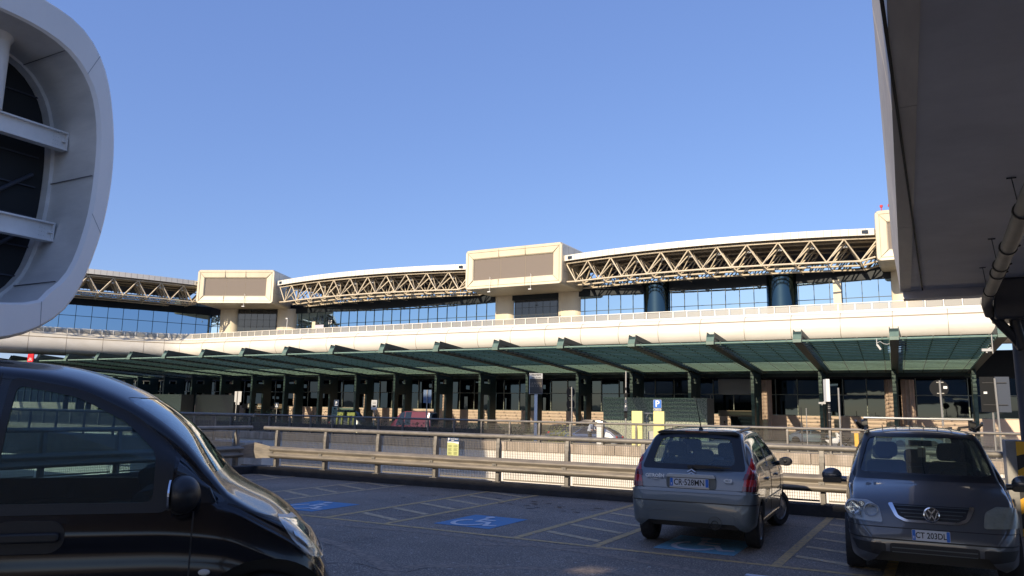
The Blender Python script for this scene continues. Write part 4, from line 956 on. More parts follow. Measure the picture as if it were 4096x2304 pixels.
for ax in (0, 2.46): cuts.append(py(arc(ax, RA - .05, .345, 0, 2 * math.pi, 40)[:-1], -1.2, 1.2))
win_s = [rnd([(-.12 + .10, 1.0), (.92, .965), (.92, 1.40), (.30, 1.395), (.02, 1.22)], .08), rnd([(.98, .962), (1.98, .945), (1.55, 1.28), (1.38, 1.385), (.98, 1.40)], .06)]
rw = rnd([(-.60, .99), (.60, .99), (.50, 1.40), (-.50, 1.40)], .10, 6)
ws = rnd([(-.66, 1.03), (.66, 1.03), (.52, 1.42), (-.52, 1.42)], .08, 5)
body = boolean(hb.thick(0, .03), cuts + [py(p, -1.2, 1.2) for p in win_s] + [px(rw, -1.2, .3), px(ws, 1.4, 3.2)], 'DIFFERENCE')
mobj(body, 'body', M['c3paint'], t)
gl = lambda polys: boolean(hb.thick(-.006, .012, span(polys)), polys, 'INTERSECT')
for p in win_s:
    for sg in (-1, 1): mobj(gl([py(p, .1 * sg, 1.2 * sg)]), 'window', M['carglass'], t)
mobj(gl([px(rw, -1.2, .3)]), 'window', M['carglass'], t); mobj(gl([px(ws, 1.4, 3.2)]), 'windscreen', M['carglass'], t)
dec = lambda car, poly, m, name, par=None, off=.004, inn=.012: mobj(boolean(car.thick(off, min(inn, .006), span(poly)), poly, 'INTERSECT'), name, M[m], par or t)
# black surround of the rear window (outer outline minus glass)
ro = rnd([(-.70, .955), (.70, .955), (.575, 1.44), (-.575, 1.44)], .05, 4)
m_ = boolean(boolean(hb.thick(.003, .006, (-1.2, .3)), [px(ro, -1.2, .3)], 'INTERSECT'), [px(rnd([(-.565, 1.02), (.565, 1.02), (.475, 1.37), (-.475, 1.37)], .09, 6), -1.3, .4)], 'DIFFERENCE'); mobj(m_, 'window_surround', M['plastic'], t)
tl = [(.58, .70), (.64, .70), (.845, .72), (.845, .92), (.80, 1.02), (.745, 1.20), (.73, 1.21), (.705, .98), (.625, .86)]
for sg in (1, -1):
    poly = [(y * sg, z) for y, z in ([(.66, .715), (.90, .70), (.90, .95), (.86, 1.10), (.78, 1.22), (.755, 1.22), (.735, 1.05), (.70, .90)])]
    lamp = dec(hb, [px(poly, -1.2, -.28)], 'redlens', 'tail_lamp', off=.012)
    poly = [(y * sg, z) for y, z in ([(.672, .86), (.90, .86), (.90, .93), (.695, .93)])]
    dec(hb, [px(poly, -1.2, -.27)], 'darkred', 'lens_band', lamp, off=.014)
    poly = [(y * sg, z) for y, z in ([(.664, .715), (.90, .70), (.90, .775), (.668, .775)])]
    dec(hb, [px(poly, -1.2, -.27)], 'darkred', 'lens_band', lamp, off=.0145)
# bumper with its crease
bump = [(-.95, .20), (.95, .20), (.95, .665), (.60, .70), (-.60, .70), (-.95, .665)]
dec(hb, [px(rnd(bump, .04), -1.2, -.43)], 'c3bumper', 'rear_bumper', off=.022)
bb = t.children[-1]
dec(hb, [px([(-.9, .535), (.9, .535), (.9, .548), (-.9, .548)], -1.2, -.42)], 'plastic', 'bumper_strip', bb, off=.026)
dec(hb, [px([(-.48, .425), (.46, .425), (.60, .385), (.62, .395), (.47, .436), (-.49, .436), (-.60, .385), (-.59, .378)], -1.2, -.45)], 'c3paint', 'bumper_crease', bb, off=.028)
dec(hb, [px([(-.92, .665), (.92, .665), (.6, .708), (-.6, .708)], -1.2, -.35)], 'c3paint', 'bumper_ledge', bb, off=.03)
# tailgate shut lines
for sg in (1, -1):
    dec(hb, [px([(sg * a, z) for a, z in ((.655, .70), (.663, .70), (.735, .96), (.727, .96))], -1.2, -.2)], 'black', 'shut_line', off=.005)
dec(hb, [px([(-.66, .703), (.66, .703), (.66, .711), (-.66, .711)], -1.2, -.2)], 'black', 'shut_line', off=.005)
for X, zz0, zz1 in ((.95, .30, .95), (2.03, .30, .94)):
    for sg in (-1, 1): dec(hb, [py([(X, zz0), (X + .009, zz0), (X + .012, zz1), (X + .003, zz1)], .2 * sg, 1.2 * sg)], 'black', 'shut_line', off=.004)
for sg in (-1, 1):
    dec(hb, [py([(.35, .50), (2.05, .50), (2.05, .545), (.35, .545)], .3 * sg, 1.2 * sg)], 'c3bumper', 'side_moulding', off=.018)
    dec(hb, [py([(.36, .235), (2.05, .235), (2.05, .27), (.36, .27)], .3 * sg, 1.2 * sg)], 'chrome', 'sill_trim', off=.012)
    for X in (.42, 1.45):
        b = MB(); yy = sg * .842; b.prism(rrect(X, X + .17, .80, .835, .015), lambda x, z: (x, yy - sg * .01, z), lambda x, z: (x, yy + sg * .028, z)); b.build('door_handle', M['c3paint'], t, bevel=.006)
    b = MB(); b.ball((1.98, sg * .935, .985), .10, 16, 10, (.8, 1.0, .72)); b.tube((1.93, sg * .80, .955), (1.96, sg * .88, .965), .035, 8); mr = b.build('door_mirror', M['plastic'], t, smooth=50)
    b = MB(); b.prism(rnd([(-.085, -.06), (.085, -.06), (.095, .05), (-.07, .06)], .03), lambda a, c: (1.905, sg * .935 + a, .985 + c), lambda a, c: (1.912, sg * .935 + a, .985 + c)); b.build('mirror_glass', M['dkglass'], mr)
# spoiler, third brake lamp, wiper, chrome strip, plate, badges, aerial, exhaust
b = MB(); b.prism([(-.55, 0), (.55, 0), (.58, .02), (.52, .045), (-.52, .045), (-.58, .02)], lambda y, z: (-.175 + .03 * (y / .6) ** 2, y, 1.432 + z - .02 * (y / .6) ** 2), lambda y, z: (.02, y, 1.455 + z * .6 - .02 * (y / .6) ** 2)); b.build('spoiler', M['plastic'], t, bevel=.008)
b = MB(); b.box(-.183, -.17, -.16, .16, 1.445, 1.463); b.build('brake_lamp', M['darkred'], t)
b = MB(); b.path([(-.545, -.02, .975), (-.53, -.16, .985), (-.515, -.43, .99)], .012, 6); b.tube((-.55, -.0, .97), (-.50, -.02, .975), .035, 12); b.box(-.53, -.52, -.52, -.14, .985, 1.0); b.prism([(.05, .965), (-.12, .975), (-.40, .992), (-.40, 1.008), (-.10, 1.02), (.06, 1.01)], lambda y, z: (-.552, y, z), lambda y, z: (-.53, y, z)); b.build('rear_wiper', M['plastic'], t, smooth=40)
b = MB(); b.prism(rnd([(-.33, .855), (.33, .855), (.31, .90), (-.31, .90)], .015), lambda y, z: (-.640, y, z), lambda y, z: (-.56, y, z)); b.build('chrome_strip', M['offwhite'], t, bevel=.006)  # pale matt paint stands for the bright reflection on the chrome
b = MB(); b.prism(rrect(-.33, .33, .715, .86, .03), lambda y, z: (-.612, y, z), lambda y, z: (-.57, y, z)); b.build('plate_recess', M['c3bumper'], t)
flatplate(t, -.620, .02, .79, .52, .11, -1, 'CR\u00b7528MN', .112)
b = MB(); b.box(-.628, -.61, -.245, .285, .715, .733); b.build('plate_holder', M['silver'], t)
def onrear(a, c, x): return (x, -a, c)
b = MB()
for dz in (0, .038):
    for q in stroke([(-.052, .955 - dz * 1), (0, .985 - dz), (.052, .955 - dz)], .014): b.prism(q, lambda a, c: onrear(a, c, -.585 + (c - .93) * .55), lambda a, c: onrear(a, c, -.57 + (c - .93) * .55))
b.tform(Matrix.Translation((0, 0, -.025))); b.build('chevron_badge', M['silver'], t)
b = textmb('C3', .075, lambda a, c: onrear(a * 1.25 + .49, c * .8 + .835, -.622 - .0 + abs(a) * .02), bold=.004); b.build('model_badge', M['white'], t, fix=False)  # highlights on both badge texts are painted in as white
b = textmb('CITRO\u00cbN', .058, lambda a, c: onrear(a * 1.05 - .49, c + .86, -.612), bold=.003); b.build('maker_badge', M['white'], t, fix=False)
b = textmb('1.1 Classic', .022, lambda a, c: onrear(a - .50, c + .822, -.615), bold=.001); b.build('small_badge', M['silver'], t, fix=False)
b = MB(); b.lathe([(.0, 0), (.035, 0), (.03, .03), (.008, .06)], (.10, 0, 1.462), (0, 0, 1), 12); b.tube((.10, 0, 1.51), (-.04, .03, 1.90), .008, 6, .004); b.build('aerial', M['black'], t, smooth=40)
b = MB(); b.lathe([(.045, 0), (.045, .02), (.036, .02), (.034, .12), (0, .12)], (-.705, -.32, .285), (1, 0, 0), 18); b.build('exhaust_pipe', M['black'], t, smooth=40)
b = MB(); b.lathe([(.085, 0), (.085, .02), (0, .02)], (-.695, -.32, .295), (1, 0, 0), 20); b.build('exhaust_recess', M['black'], t)
b = MB()
for sg in (-1, 1): b.prism(rnd([(.05, 1.47), (1.2, 1.515), (1.2, 1.53), (.05, 1.485)], .005), lambda x, z: (x, sg * .50, z - .012), lambda x, z: (x, sg * .535, z - .02))
b.build('roof_strip', M['plastic'], t)
b = MB(); b.prism([(.35, -.002), (.42, .01), (.40, .03), (.33, .018)], lambda y, z: (-.672, y, .50 + z), lambda y, z: (-.668, y, .50 + z)); b.build('paint_scrape', M['white'], t)
b = MB(); b.box(-.4, 2.9, -.58, .58, .26, .36); b.box(.5, 1.9, -.75, .75, .24, .34); b.box(-.50, .05, -.62, .62, .3, .68); b.box(2.1, 2.9, -.6, .6, .3, .75); b.build('underbody', M['black'], t)
b = MB()
for sg in (-1, 1):
    for ax in (0, 2.46): b.prism(arc(ax, RA + .015, .37, 0, math.pi, 16), lambda x, z: (x, sg * .48, z), lambda x, z: (x, sg * .60, z))
b.build('wheel_housing', M['black'], t)
b = MB(); seat(b, .42, .36, .46, .36, .60); seat(b, .42, -.36, .46, .36, .60); seat(b, .42, 0, .3, .36, .5, True); b.build('rear_seat', M['seatgrey'], t, bevel=.01)
for sg in (-1, 1): b = MB(); seat(b, 1.35, sg * .36, .5, .36, .62); b.build('front_seat', M['seatgrey'], t, bevel=.01)
b = MB(); b.prism([(1.95, .6), (2.1, .96), (2.45, 1.0), (2.6, .6)], lambda x, z: (x, -.7, z), lambda x, z: (x, .7, z)); b.build('dashboard', M['cabin'], t)
b = MB(); b.box(1.66, 1.69, -.14, .12, 1.30, 1.37); b.build('inner_mirror', M['black'], t)
for ax, st in ((0, 0), (2.46, R(-24))):
    for sg in (-1, 1): wheel(t, ax, sg * (.70 if st else .715), RA, .185, st, sg)

for ch in t.children:
    if not ch.name.startswith(('wheel', 'underbody')): ch.location.z += .07

# ---- dark grey people carrier, nose towards us (x = 0 rear .. 4.39 front; local origin at front axle) ----
t = empty('grey_people_carrier', (-.205, 10.50, 0), math.atan2(-.998, .066), 'dark grey people carrier facing us, with a roof bar and one hazed headlamp', 'car')
FO = 4.39 - .90
def sh(P): return [(x - FO, z) for x, z in P]
mv = Car(top=sh([(0, .5), (.02, .70), (.06, .95), (.12, 1.10), (.22, 1.40), (.34, 1.57), (.55, 1.61), (1.2, 1.65), (2.0, 1.655), (2.55, 1.63), (2.80, 1.575), (3.15, 1.36), (3.50, 1.12), (3.62, 1.06), (3.9, .985), (4.12, .90), (4.26, .80), (4.33, .66), (4.39, .50)]),
         belt=sh([(0, .45), (.06, .85), (.15, 1.0), (1.0, 1.01), (2.5, 1.0), (3.3, .96), (3.6, .93), (3.95, .86), (4.15, .77), (4.3, .60), (4.39, .45)]),
         hw=sh([(0, .68), (.05, .78), (.2, .85), (.6, .872), (2.8, .875), (3.4, .868), (3.8, .845), (4.05, .825), (4.2, .785), (4.30, .73), (4.39, .60)]),
         bot=sh([(0, .38), (.05, .28), (.4, .20), (3.9, .19), (4.25, .20), (4.34, .24), (4.39, .34)]), tum=.24, crown=.04, corner=.10, ns=120, sub=5)
RT = .32; cuts = [py(arc(ax, RT + .01, .37, 0, 2 * math.pi, 40)[:-1], -1.2, 1.2) for ax in (0, -2.68)]
win_s = [rnd([(-2.9, 1.04), (-2.15, 1.04), (-2.15, 1.50), (-2.85, 1.48), (-3.0, 1.3)], .08), rnd([(-2.08, 1.04), (-1.10, 1.03), (-1.10, 1.52), (-2.08, 1.52)], .05), rnd([(-1.03, 1.03), (-.12, 1.0), (-.55, 1.34), (-.78, 1.50), (-1.03, 1.52)], .05)]
ws = rnd([(-.745, 1.075), (.745, 1.075), (.605, 1.545), (-.605, 1.545)], .07, 5); rwn = rnd([(-.6, 1.1), (.6, 1.1), (.52, 1.5), (-.52, 1.5)], .08)
mobj(boolean(mv.thick(0, .03), cuts + [py(p, -1.2, 1.2) for p in win_s] + [px(ws, -1.2, 1.2), px(rwn, -4, -2.9)], 'DIFFERENCE'), 'body', M['mpvpaint'], t)
gl = lambda polys: boolean(mv.thick(-.006, .012, span(polys)), polys, 'INTERSECT')
for p in win_s:
    for sg in (-1, 1): mobj(gl([py(p, .1 * sg, 1.2 * sg)]), 'window', M['carglass'], t)
mobj(gl([px(ws, -1.2, 1.2)]), 'windscreen', M['carglass'], t); mobj(gl([px(rwn, -4, -2.9)]), 'rear_window', M['carglass'], t)
m_ = boolean(boolean(mv.thick(.002, .008), [px(rnd([(-.79, 1.05), (.79, 1.05), (.635, 1.575), (-.635, 1.575)], .05), -1.3, 1.3)], 'INTERSECT'), [px(rnd([(-.705, 1.12), (.705, 1.12), (.585, 1.525), (-.585, 1.525)], .07), -1.4, 1.4)], 'DIFFERENCE'); mobj(m_, 'windscreen_seal', M['plastic'], t)
dm = lambda poly, m, name, par=None, off=.004, inn=.012: mobj(boolean(mv.thick(off, min(inn, .006), span(poly)), poly, 'INTERSECT'), name, M[m], par or t)
# car's right side is image left (local -y)
hl = [(.475, .635), (.84, .65), (.855, .79), (.80, .845), (.62, .85), (.505, .79)]
for sg in (-1, 1):
    P = rnd([(y * sg, z) for y, z in hl], .03)
    if sg == -1:
        h = dm([px(P, .3, 1.2)], 'offwhite', 'headlamp', off=.004)
        for (y, z, r_) in ((-.765, .765, .078), (-.585, .755, .068), (-.68, .81, .033), (-.675, .70, .034)):
            x_ = .80 - (abs(y) - .5) * .28; b = MB(); b.lathe([(r_, .03), (r_ * .9, .035), (r_ * .7, .0), (r_ * .3, -.03), (0, -.035)], (x_, y, z), (1, -.12, .1), 20); b.build('lamp_reflector', M['chrome'], h, smooth=50)
            b = MB(); b.lathe([(r_ * 1.12, .02), (r_ * 1.12, .04), (r_ * .96, .045), (r_ * .96, .02)], (x_, y, z), (1, -.12, .1), 20); b.build('lamp_ring', M['silver'], h, smooth=40)
        dm([px(P, .3, 1.2)], 'clearlens', 'lamp_cover', h, off=.045, inn=-.035)
    else: dm([px(P, .3, 1.2)], 'hazy', 'headlamp', off=.014)
# grille, chrome surround, emblem
gp = rnd([(-.385, .83), (.385, .83), (.32, .71), (.24, .68), (-.24, .68), (-.32, .71)], .03)
m_ = boolean(boolean(mv.thick(.016, .01), [px(rnd([(-.42, .84), (.42, .84), (.345, .695), (.25, .655), (-.25, .655), (-.345, .695)], .03), .3, 1.2)], 'INTERSECT'), [px(rnd([(-.395, .9), (.395, .9), (.32, .715), (.24, .68), (-.24, .68), (-.32, .715)], .02), .2, 1.3)], 'DIFFERENCE'); mobj(m_, 'chrome_surround', M['chrome'], t)
dm([px(gp, .3, 1.2)], 'black', 'grille', off=.006); g_ = t.children[-1]
for k in range(4):
    z = .705 + k * .036; w_ = .26 + k * .034; dm([px([(-w_, z), (w_, z), (w_, z + .008), (-w_, z + .008)], .3, 1.2)], 'greycar', 'grille_bar', g_, off=.014)
b = MB(); ex, ez = .848, .745
b.lathe([(.072, 0), (.078, .012), (.066, .016), (.064, .008)], (ex, 0, ez), (1, 0, .1), 28)
for sgn in (-1, 1):
    for q in stroke([(sgn * .058, .03), (sgn * .025, -.052), (0, .004), ], .014) + stroke([(sgn * .034, .056), (0, .012)], .014): b.prism([(a, c) for a, c in q], lambda a, c: (ex + .012, a, ez + c), lambda a, c: (ex + .018, a, ez + c))
b.build('round_emblem', M['chrome'], t, smooth=30); b = MB(); b.lathe([(0, .006), (.066, .006)], (ex, 0, ez), (1, 0, .1), 24); b.build('emblem_ground', M['black'], t)
# bumper: strip, lower intake
dm([px([(-.9, .46), (.9, .46), (.9, .475), (-.9, .475)], .3, 1.2)], 'black', 'bumper_joint', off=.004)
dm([px([(-.92, .585), (.92, .585), (.92, .593), (-.92, .593)], .2, 1.2)], 'black', 'bumper_joint', off=.004)
dm([px(rnd([(-.42, .255), (.42, .255), (.42, .43), (-.42, .43)], .03), .3, 1.2)], 'black', 'lower_grille', off=.006); g_ = t.children[-1]
for k in range(3): dm([px([(-.40, .29 + k * .045), (.40, .29 + k * .045), (.40, .30 + k * .045), (-.40, .30 + k * .045)], .3, 1.2)], 'greycar', 'grille_bar', g_, off=.016)
for sg in (-1, 1): dm([px(rnd([(sg * .46, .28), (sg * .74, .33), (sg * .80, .43), (sg * .46, .42)], .02), .3, 1.2)], 'black', 'side_intake', off=.006)
dm([px([(-.84, .95 - .33), (-.80, .60)], .3, 1.2)], 'black', 'x') if False else None
flatplate(t, .896, -.02, .53, .36, .11, 1, 'CT 203DL', .085, tilt=.02)
for sg in (-1, 1):
    dm([pz([(.62, sg * .45), (.66, sg * .46), (-.02, sg * .79), (-.06, sg * .78)], .7, 1.3)], 'black', 'bonnet_gap', off=.003) if False else None
    b = MB(); b.prism([(-2.9, 1.60), (-2.7, 1.665), (-1.1, 1.69), (-.75, 1.615), (-.85, 1.625), (-1.15, 1.67), (-2.65, 1.64)], lambda x, z: (x, sg * .60, z - .01), lambda x, z: (x, sg * .635, z - .015)); b.build('roof_rail', M['plastic'], t)
    b = MB(); b.ball((-.42, sg * 1.035, 1.03), .12, 16, 10, (.62, 1.0, .78)); b.tube((-.42, sg * .86, .985), (-.42, sg * .95, .99), .035, 8); mr = b.build('door_mirror', M['mpvpaint'], t, smooth=50)
    b = MB(); b.prism(rnd([(-.11, -.09), (.11, -.09), (.11, -.02), (-.11, -.03)], .02), lambda a, c: (-.42 + .04 * 0, sg * 1.03 + a, 1.03 + c), lambda a, c: (-.335, sg * 1.03 + a, 1.03 + c)); b.build('mirror_base', M['plastic'], mr)
    b = MB(); b.prism(rnd([(-1.19, 1.62), (-1.02, 1.62), (-1.04, 1.74), (-1.16, 1.76)], .03), lambda x, z: (x, sg * .59, z), lambda x, z: (x, sg * .67, z - .02)); b.path([(-.98, sg * .64, 1.64), (-.96, sg * .72, 1.70), (-1.1, sg * .74, 1.72), (-1.15, sg * .68, 1.62)], .018, 6); ft = b.build('bar_foot', M['plastic'], t, bevel=.01)
b = MB(); b.prism(rrect(-.045, .045, 0, .03, .012), lambda a, c: (-1.1 + a, -.64, 1.745 + c), lambda a, c: (-1.1 + a, .64, 1.745 + c)); b.build('roof_bar', M['silver'], t, bevel=.003)
b = MB()
for k in range(6): b.box(-2.4, -.95, -.42 + k * .16, -.41 + k * .16, 1.63, 1.672 - abs(k - 2.5) * .003)
b.build('roof_ribs', M['mpvpaint'], t)
b = MB(); b.path([(.05, .02, 1.055), (-.0, .35, 1.075), (-.06, .66, 1.10)], .01, 6); b.path([(.05, -.3, 1.05), (.02, .0, 1.065), (-.02, .28, 1.09)], .01, 6); b.build('wiper', M['black'], t)
b = MB(); b.box(-2.9, .5, -.66, .66, .18, .34); b.box(-2.3, -.4, -.85, .85, .18, .34); b.box(-.28, .55, -.62, .62, .3, .80); b.build('underbody', M['black'], t)
b = MB()
for sg in (-1, 1):
    for ax in (0, -2.68): b.prism(arc(ax, RT + .01, .40, 0, math.pi, 16), lambda x, z: (x, sg * .5, z), lambda x, z: (x, sg * .62, z))
b.build('wheel_housing', M['black'], t)
for sg in (-1, 1): b = MB(); seat(b, -1.35, sg * .38, .52, .48, .62); b.build('front_seat', M['cabin'], t, bevel=.01)
b = MB(); seat(b, -2.2, .42, .46, .48, .55); seat(b, -2.2, -.42, .46, .48, .55); seat(b, -2.2, 0, .42, .48, .5); b.build('rear_seat', M['cabin'], t, bevel=.01)
b = MB(); b.prism([(-.75, .7), (-.62, 1.02), (-.2, 1.05), (-.1, .7)], lambda x, z: (x, -.78, z), lambda x, z: (x, .78, z)); b.build('dashboard', M['cabin'], t)
b = MB(); b.path([(-.78 + .05 * math.sin(a), .38 + .19 * math.cos(a), 1.0 + .17 * math.sin(a)) for a in [i * math.pi / 10 for i in range(21)]], .014, 6); b.build('steering_wheel', M['black'], t, smooth=50)
b = MB(); b.box(-.72, -.69, -.13, .13, 1.42, 1.49); b.build('inner_mirror', M['black'], t)
b = MB(); b.box(-.70, -.695, -.03, .06, 1.28, 1.40); b.build('hanging_card', M['brown'], t)
for ax in (0, -2.68):
    for sg in (-1, 1): wheel(t, ax, sg * .78, RT, .205, 0, sg, 'spoke', n=7)

# ---- black van on the left; local x along its side, near side at y = 0 ----
t = empty('black_van', (-4.5093, 2.7636, 0), math.atan2(.73050121, .6829114), 'glossy black van filling the lower left, side window and door mirror towards us', 'van')
vt = [(-3.7, 1.2), (-3.68, 1.7), (-3.6, 1.93), (-3.4, 2.0), (-2.4, 2.045), (-1.2, 2.055), (-.6, 2.04), (-.3, 2.02), (-.1, 1.99), (.15, 1.91), (.43, 1.765), (.66, 1.585), (.82, 1.40), (.97, 1.235), (1.06, 1.18), (1.25, 1.085), (1.42, .955), (1.52, .84), (1.60, .70), (1.66, .52)]
van = Car(top=vt, belt=[(-3.7, .9), (-3.6, 1.16), (-1, 1.175), (.5, 1.165), (.9, 1.12), (1.15, 1.0), (1.4, .84), (1.55, .66), (1.66, .46)],
          hw=[(-3.7, .85), (-3.6, .96), (-3.3, .995), (-2, 1.0), (.9, 1.0), (1.12, .985), (1.3, .94), (1.45, .86), (1.55, .76), (1.62, .62), (1.66, .5)],
          bot=[(-3.7, .45), (-3.6, .34), (-3, .30), (1.3, .28), (1.55, .28), (1.62, .32), (1.66, .42)], tum=.17, crown=.05, corner=.13, ns=120, mid=.5, sub=5, ledge=.010)
CY = 1.0
class Sh:   # shift of the centred shell to y = CY
    pass
def vthick(a, c, xr=None):
    m = van.thick(a, c, xr)
    for v in m.vertices: v.co.y += CY
    return m
RV = .36; wx = 1.18
vw = rnd([(-.345, 1.165), (.515, 1.165), (.505, 1.47), (.31, 1.655), (.02, 1.80), (-.33, 1.87)], .05, 5)
vq = rnd([(.60, 1.17), (.925, 1.165), (.80, 1.30), (.635, 1.445)], .03)
vw2 = rnd([(-1.7, 1.18), (-.55, 1.17), (-.55, 1.86), (-1.7, 1.88)], .06)
vw3 = rnd([(-1.25, 1.165), (.515, 1.165), (.505, 1.47), (.31, 1.655), (.02, 1.80), (-.33, 1.87), (-1.25, 1.88)], .05, 5)
vws = rnd([(CY - .80, 1.33), (CY + .80, 1.33), (CY + .72, 1.80), (CY - .72, 1.80)], .08)
cuts = [py(arc(wx, RV + .02, .445, 0, 2 * math.pi, 44)[:-1], -.3, 2.4), py(arc(-2.25, RV + .02, .42, 0, 2 * math.pi, 44)[:-1], -.3, 2.4), py(vw, -.3, .6), py(vq, -.3, 2.4), py(vw3, 1.4, 2.4), px(vws, -.2, 1.3)]
mobj(boolean(vthick(0, .018), cuts, 'DIFFERENCE'), 'body', M['vanpaint'], t, 40)
vd = lambda poly, m, name, par=None, off=.004, inn=.012: mobj(boolean(vthick(off, min(inn, .006), span(poly)), poly, 'INTERSECT'), name, M[m], par or t, 40)
mobj(boolean(vthick(-.0015, .008, span([py(vw, -.3, .6)])), [py(vw, -.3, .6)], 'INTERSECT'), 'side_window', M['vanglass'], t)
mobj(boolean(vthick(-.0015, .008, span([py(vw3, 1.4, 2.4)])), [py(vw3, 1.4, 2.4)], 'INTERSECT'), 'side_window', M['vanglass'], t)
mobj(boolean(vthick(-.0015, .008, span([px(vws, -.2, 1.3)])), [px(vws, -.2, 1.3)], 'INTERSECT'), 'windscreen', M['vanglass'], t)
mobj(boolean(vthick(-.0015, .008, span([py(vq, -.3, .6)])), [py(vq, -.3, .6)], 'INTERSECT'), 'quarter_window', M['dkglass'], t)
mobj(boolean(vthick(-.0015, .008, span([py(vq, 1.4, 2.4)])), [py(vq, 1.4, 2.4)], 'INTERSECT'), 'quarter_window', M['vanglass'], t)
vd([py(vw2, -.3, .6)], 'dkglass', 'sliding_door_window', off=.002)
def ringcut(o_, i_, m, name, off=.006, rng=(-.3, .6)):
    mobj(boolean(boolean(vthick(off, .006, (min(p[0] for p in o_), max(p[0] for p in o_))), [py(o_, *rng)], 'INTERSECT'), [py(i_, rng[0] - .1, rng[1] + .1)], 'DIFFERENCE'), name, M[m], t, 40)
ringcut(rnd([(-.385, 1.115), (.60, 1.115), (.60, 1.49), (.35, 1.69), (.04, 1.84), (-.36, 1.91)], .06), rnd([(-.335, 1.175), (.505, 1.175), (.495, 1.465), (.305, 1.645), (.02, 1.79), (-.32, 1.858)], .05, 5), 'plastic', 'window_seal')
vd([py([(.515, 1.13), (.605, 1.13), (.605, 1.475), (.515, 1.475)], -.3, .6)], 'plastic', 'window_divider', off=.008)
for x_, zz in (((-.42, -.41), (.35, 1.93)), ((.735, .745), (.45, 1.12))): vd([py([(x_[0], zz[0]), (x_[1], zz[0]), (x_[1], zz[1]), (x_[0], zz[1])], -.3, .6)], 'black', 'shut_line', off=.0015)
for (x_, z_) in ((-.13, .995),):
    b = MB(); b.prism(rrect(x_ - .19, x_ + .19, z_ - .09, z_ + .09, .085, 8), lambda x, z: (x, -.004, z), lambda x, z: (x, .004, z)); b.build('handle_recess', M['black'], t)
    b = MB(); b.prism(rrect(x_ - .17, x_ + .17, z_ - .028, z_ + .028, .025, 5), lambda x, z: (x, -.045, z), lambda x, z: (x, -.008, z)); b.build('door_handle', M['plastic'], t, bevel=.012)
b = MB(); b.ball((.828, -.003, .765), .035, 16, 8, (1.0, .35, .55)); b.build('side_marker', M['offwhite'], t, smooth=60)
# door mirror
b = MB(); b.ball((.685, -.135, 1.235), .125, 24, 16, (.78, 1.05, .88)); b.tube((.66, -.0, 1.15), (.68, -.09, 1.17), .05, 12)
for i, v in enumerate(b.v[:24 * 17]):
    if v[0] < .625: b.v[i] = (.625 - (.625 - v[0]) * .1, v[1], v[2])
mr = b.build('door_mirror', M['plastic'], t, smooth=50)
b = MB(); b.prism([(-.135 + .105 * math.cos(a), 1.235 + .088 * math.sin(a)) for a in [i * math.pi / 14 for i in range(28)]], lambda y, z: (.608, y, z), lambda y, z: (.618, y, z)); b.build('mirror_glass', M['chrome'], mr)
# headlamp, bonnet line, bumper lower
hl = rnd([(1.24, 1.055), (1.38, 1.0), (1.52, .885), (1.60, .79), (1.53, .775), (1.42, .835), (1.33, .93)], .015)
h = vd([py(hl, -.3, .75)], 'silver', 'headlamp', off=.003)
vd([py(rnd([(1.34, .97), (1.43, .92), (1.51, .85), (1.45, .85), (1.37, .91)], .01), -.3, .75)], 'chrome', 'lamp_reflector', h, off=.008)
vd([py(hl, -.3, .75)], 'clearlens', 'lamp_cover', h, off=.024, inn=-.016)
vd([py([(.93, 1.15), (1.20, 1.05), (1.50, .90), (1.505, .908), (1.205, 1.06), (.935, 1.16)], -.3, .75)], 'black', 'bonnet_gap', off=.001)
b = MB(); b.box(-3.4, 1.4, .25, 1.75, .28, .55); b.box(.75, 1.25, .45, 1.55, .5, .82); b.box(-3.5, -.9, .2, 1.8, .5, .62); b.build('underbody', M['black'], t)
b = MB(); b.prism([(.42, .95), (.46, 1.20), (.62, 1.25), (.9, 1.22), (1.0, .95)], lambda x, z: (x, .18, z), lambda x, z: (x, 1.82, z)); b.prism(rnd([(.38, 1.0), (.30, 1.30), (.42, 1.33), (.60, 1.28), (.75, 1.22)], .04), lambda x, z: (x, .85, z), lambda x, z: (x, 1.7, z)); b.prism(rnd([(.34, 1.0), (.36, 1.20), (.50, 1.24), (.80, 1.22)], .04), lambda x, z: (x, .25, z), lambda x, z: (x, .85, z)); b.build('dashboard', M['cabin'], t, bevel=.02)
b = MB(); b.path([(.36 + .05 * math.sin(a) * -1, 1.42 + .19 * math.cos(a), 1.12 + .17 * math.sin(a)) for a in [i * math.pi / 12 for i in range(25)]], .016, 8); b.build('steering_wheel', M['black'], t, smooth=50)
for y_ in (.45, 1.5): b = MB(); seat(b, -.86, y_, .52, .62, .68); b.build('front_seat', M['cabin'], t, bevel=.015)
b = MB(); b.box(.24, .27, .90, 1.12, 1.56, 1.66); b.tube((.26, 1.0, 1.66), (.36, 1.0, 1.75), .015, 8); b.build('inner_mirror', M['black'], t)
b = MB(); b.prism(rrect(.18, .27, 1.66, 1.77, .02), lambda x, z: (x, .55, z), lambda x, z: (x, .62, z)); b.build('card_reader', M['black'], t)
b = MB(); b.box(-1.45, -1.38, .1, 1.9, .6, 1.95); b.build('bulkhead', M['cabin'], t)
b = MB()
for sx in (wx, -2.25): b.prism(arc(sx, RV + .02, .46, 0, math.pi, 16), lambda x, z: (x, .30, z), lambda x, z: (x, .45, z))
b.build('wheel_housing', M['black'], t)
for sx in (wx, -2.25):
    wheel(t, sx, .13, RV, .22, 0, -1, 'spoke', n=5); wheel(t, sx, 1.87, RV, .22, 0, 1, 'spoke', n=5)

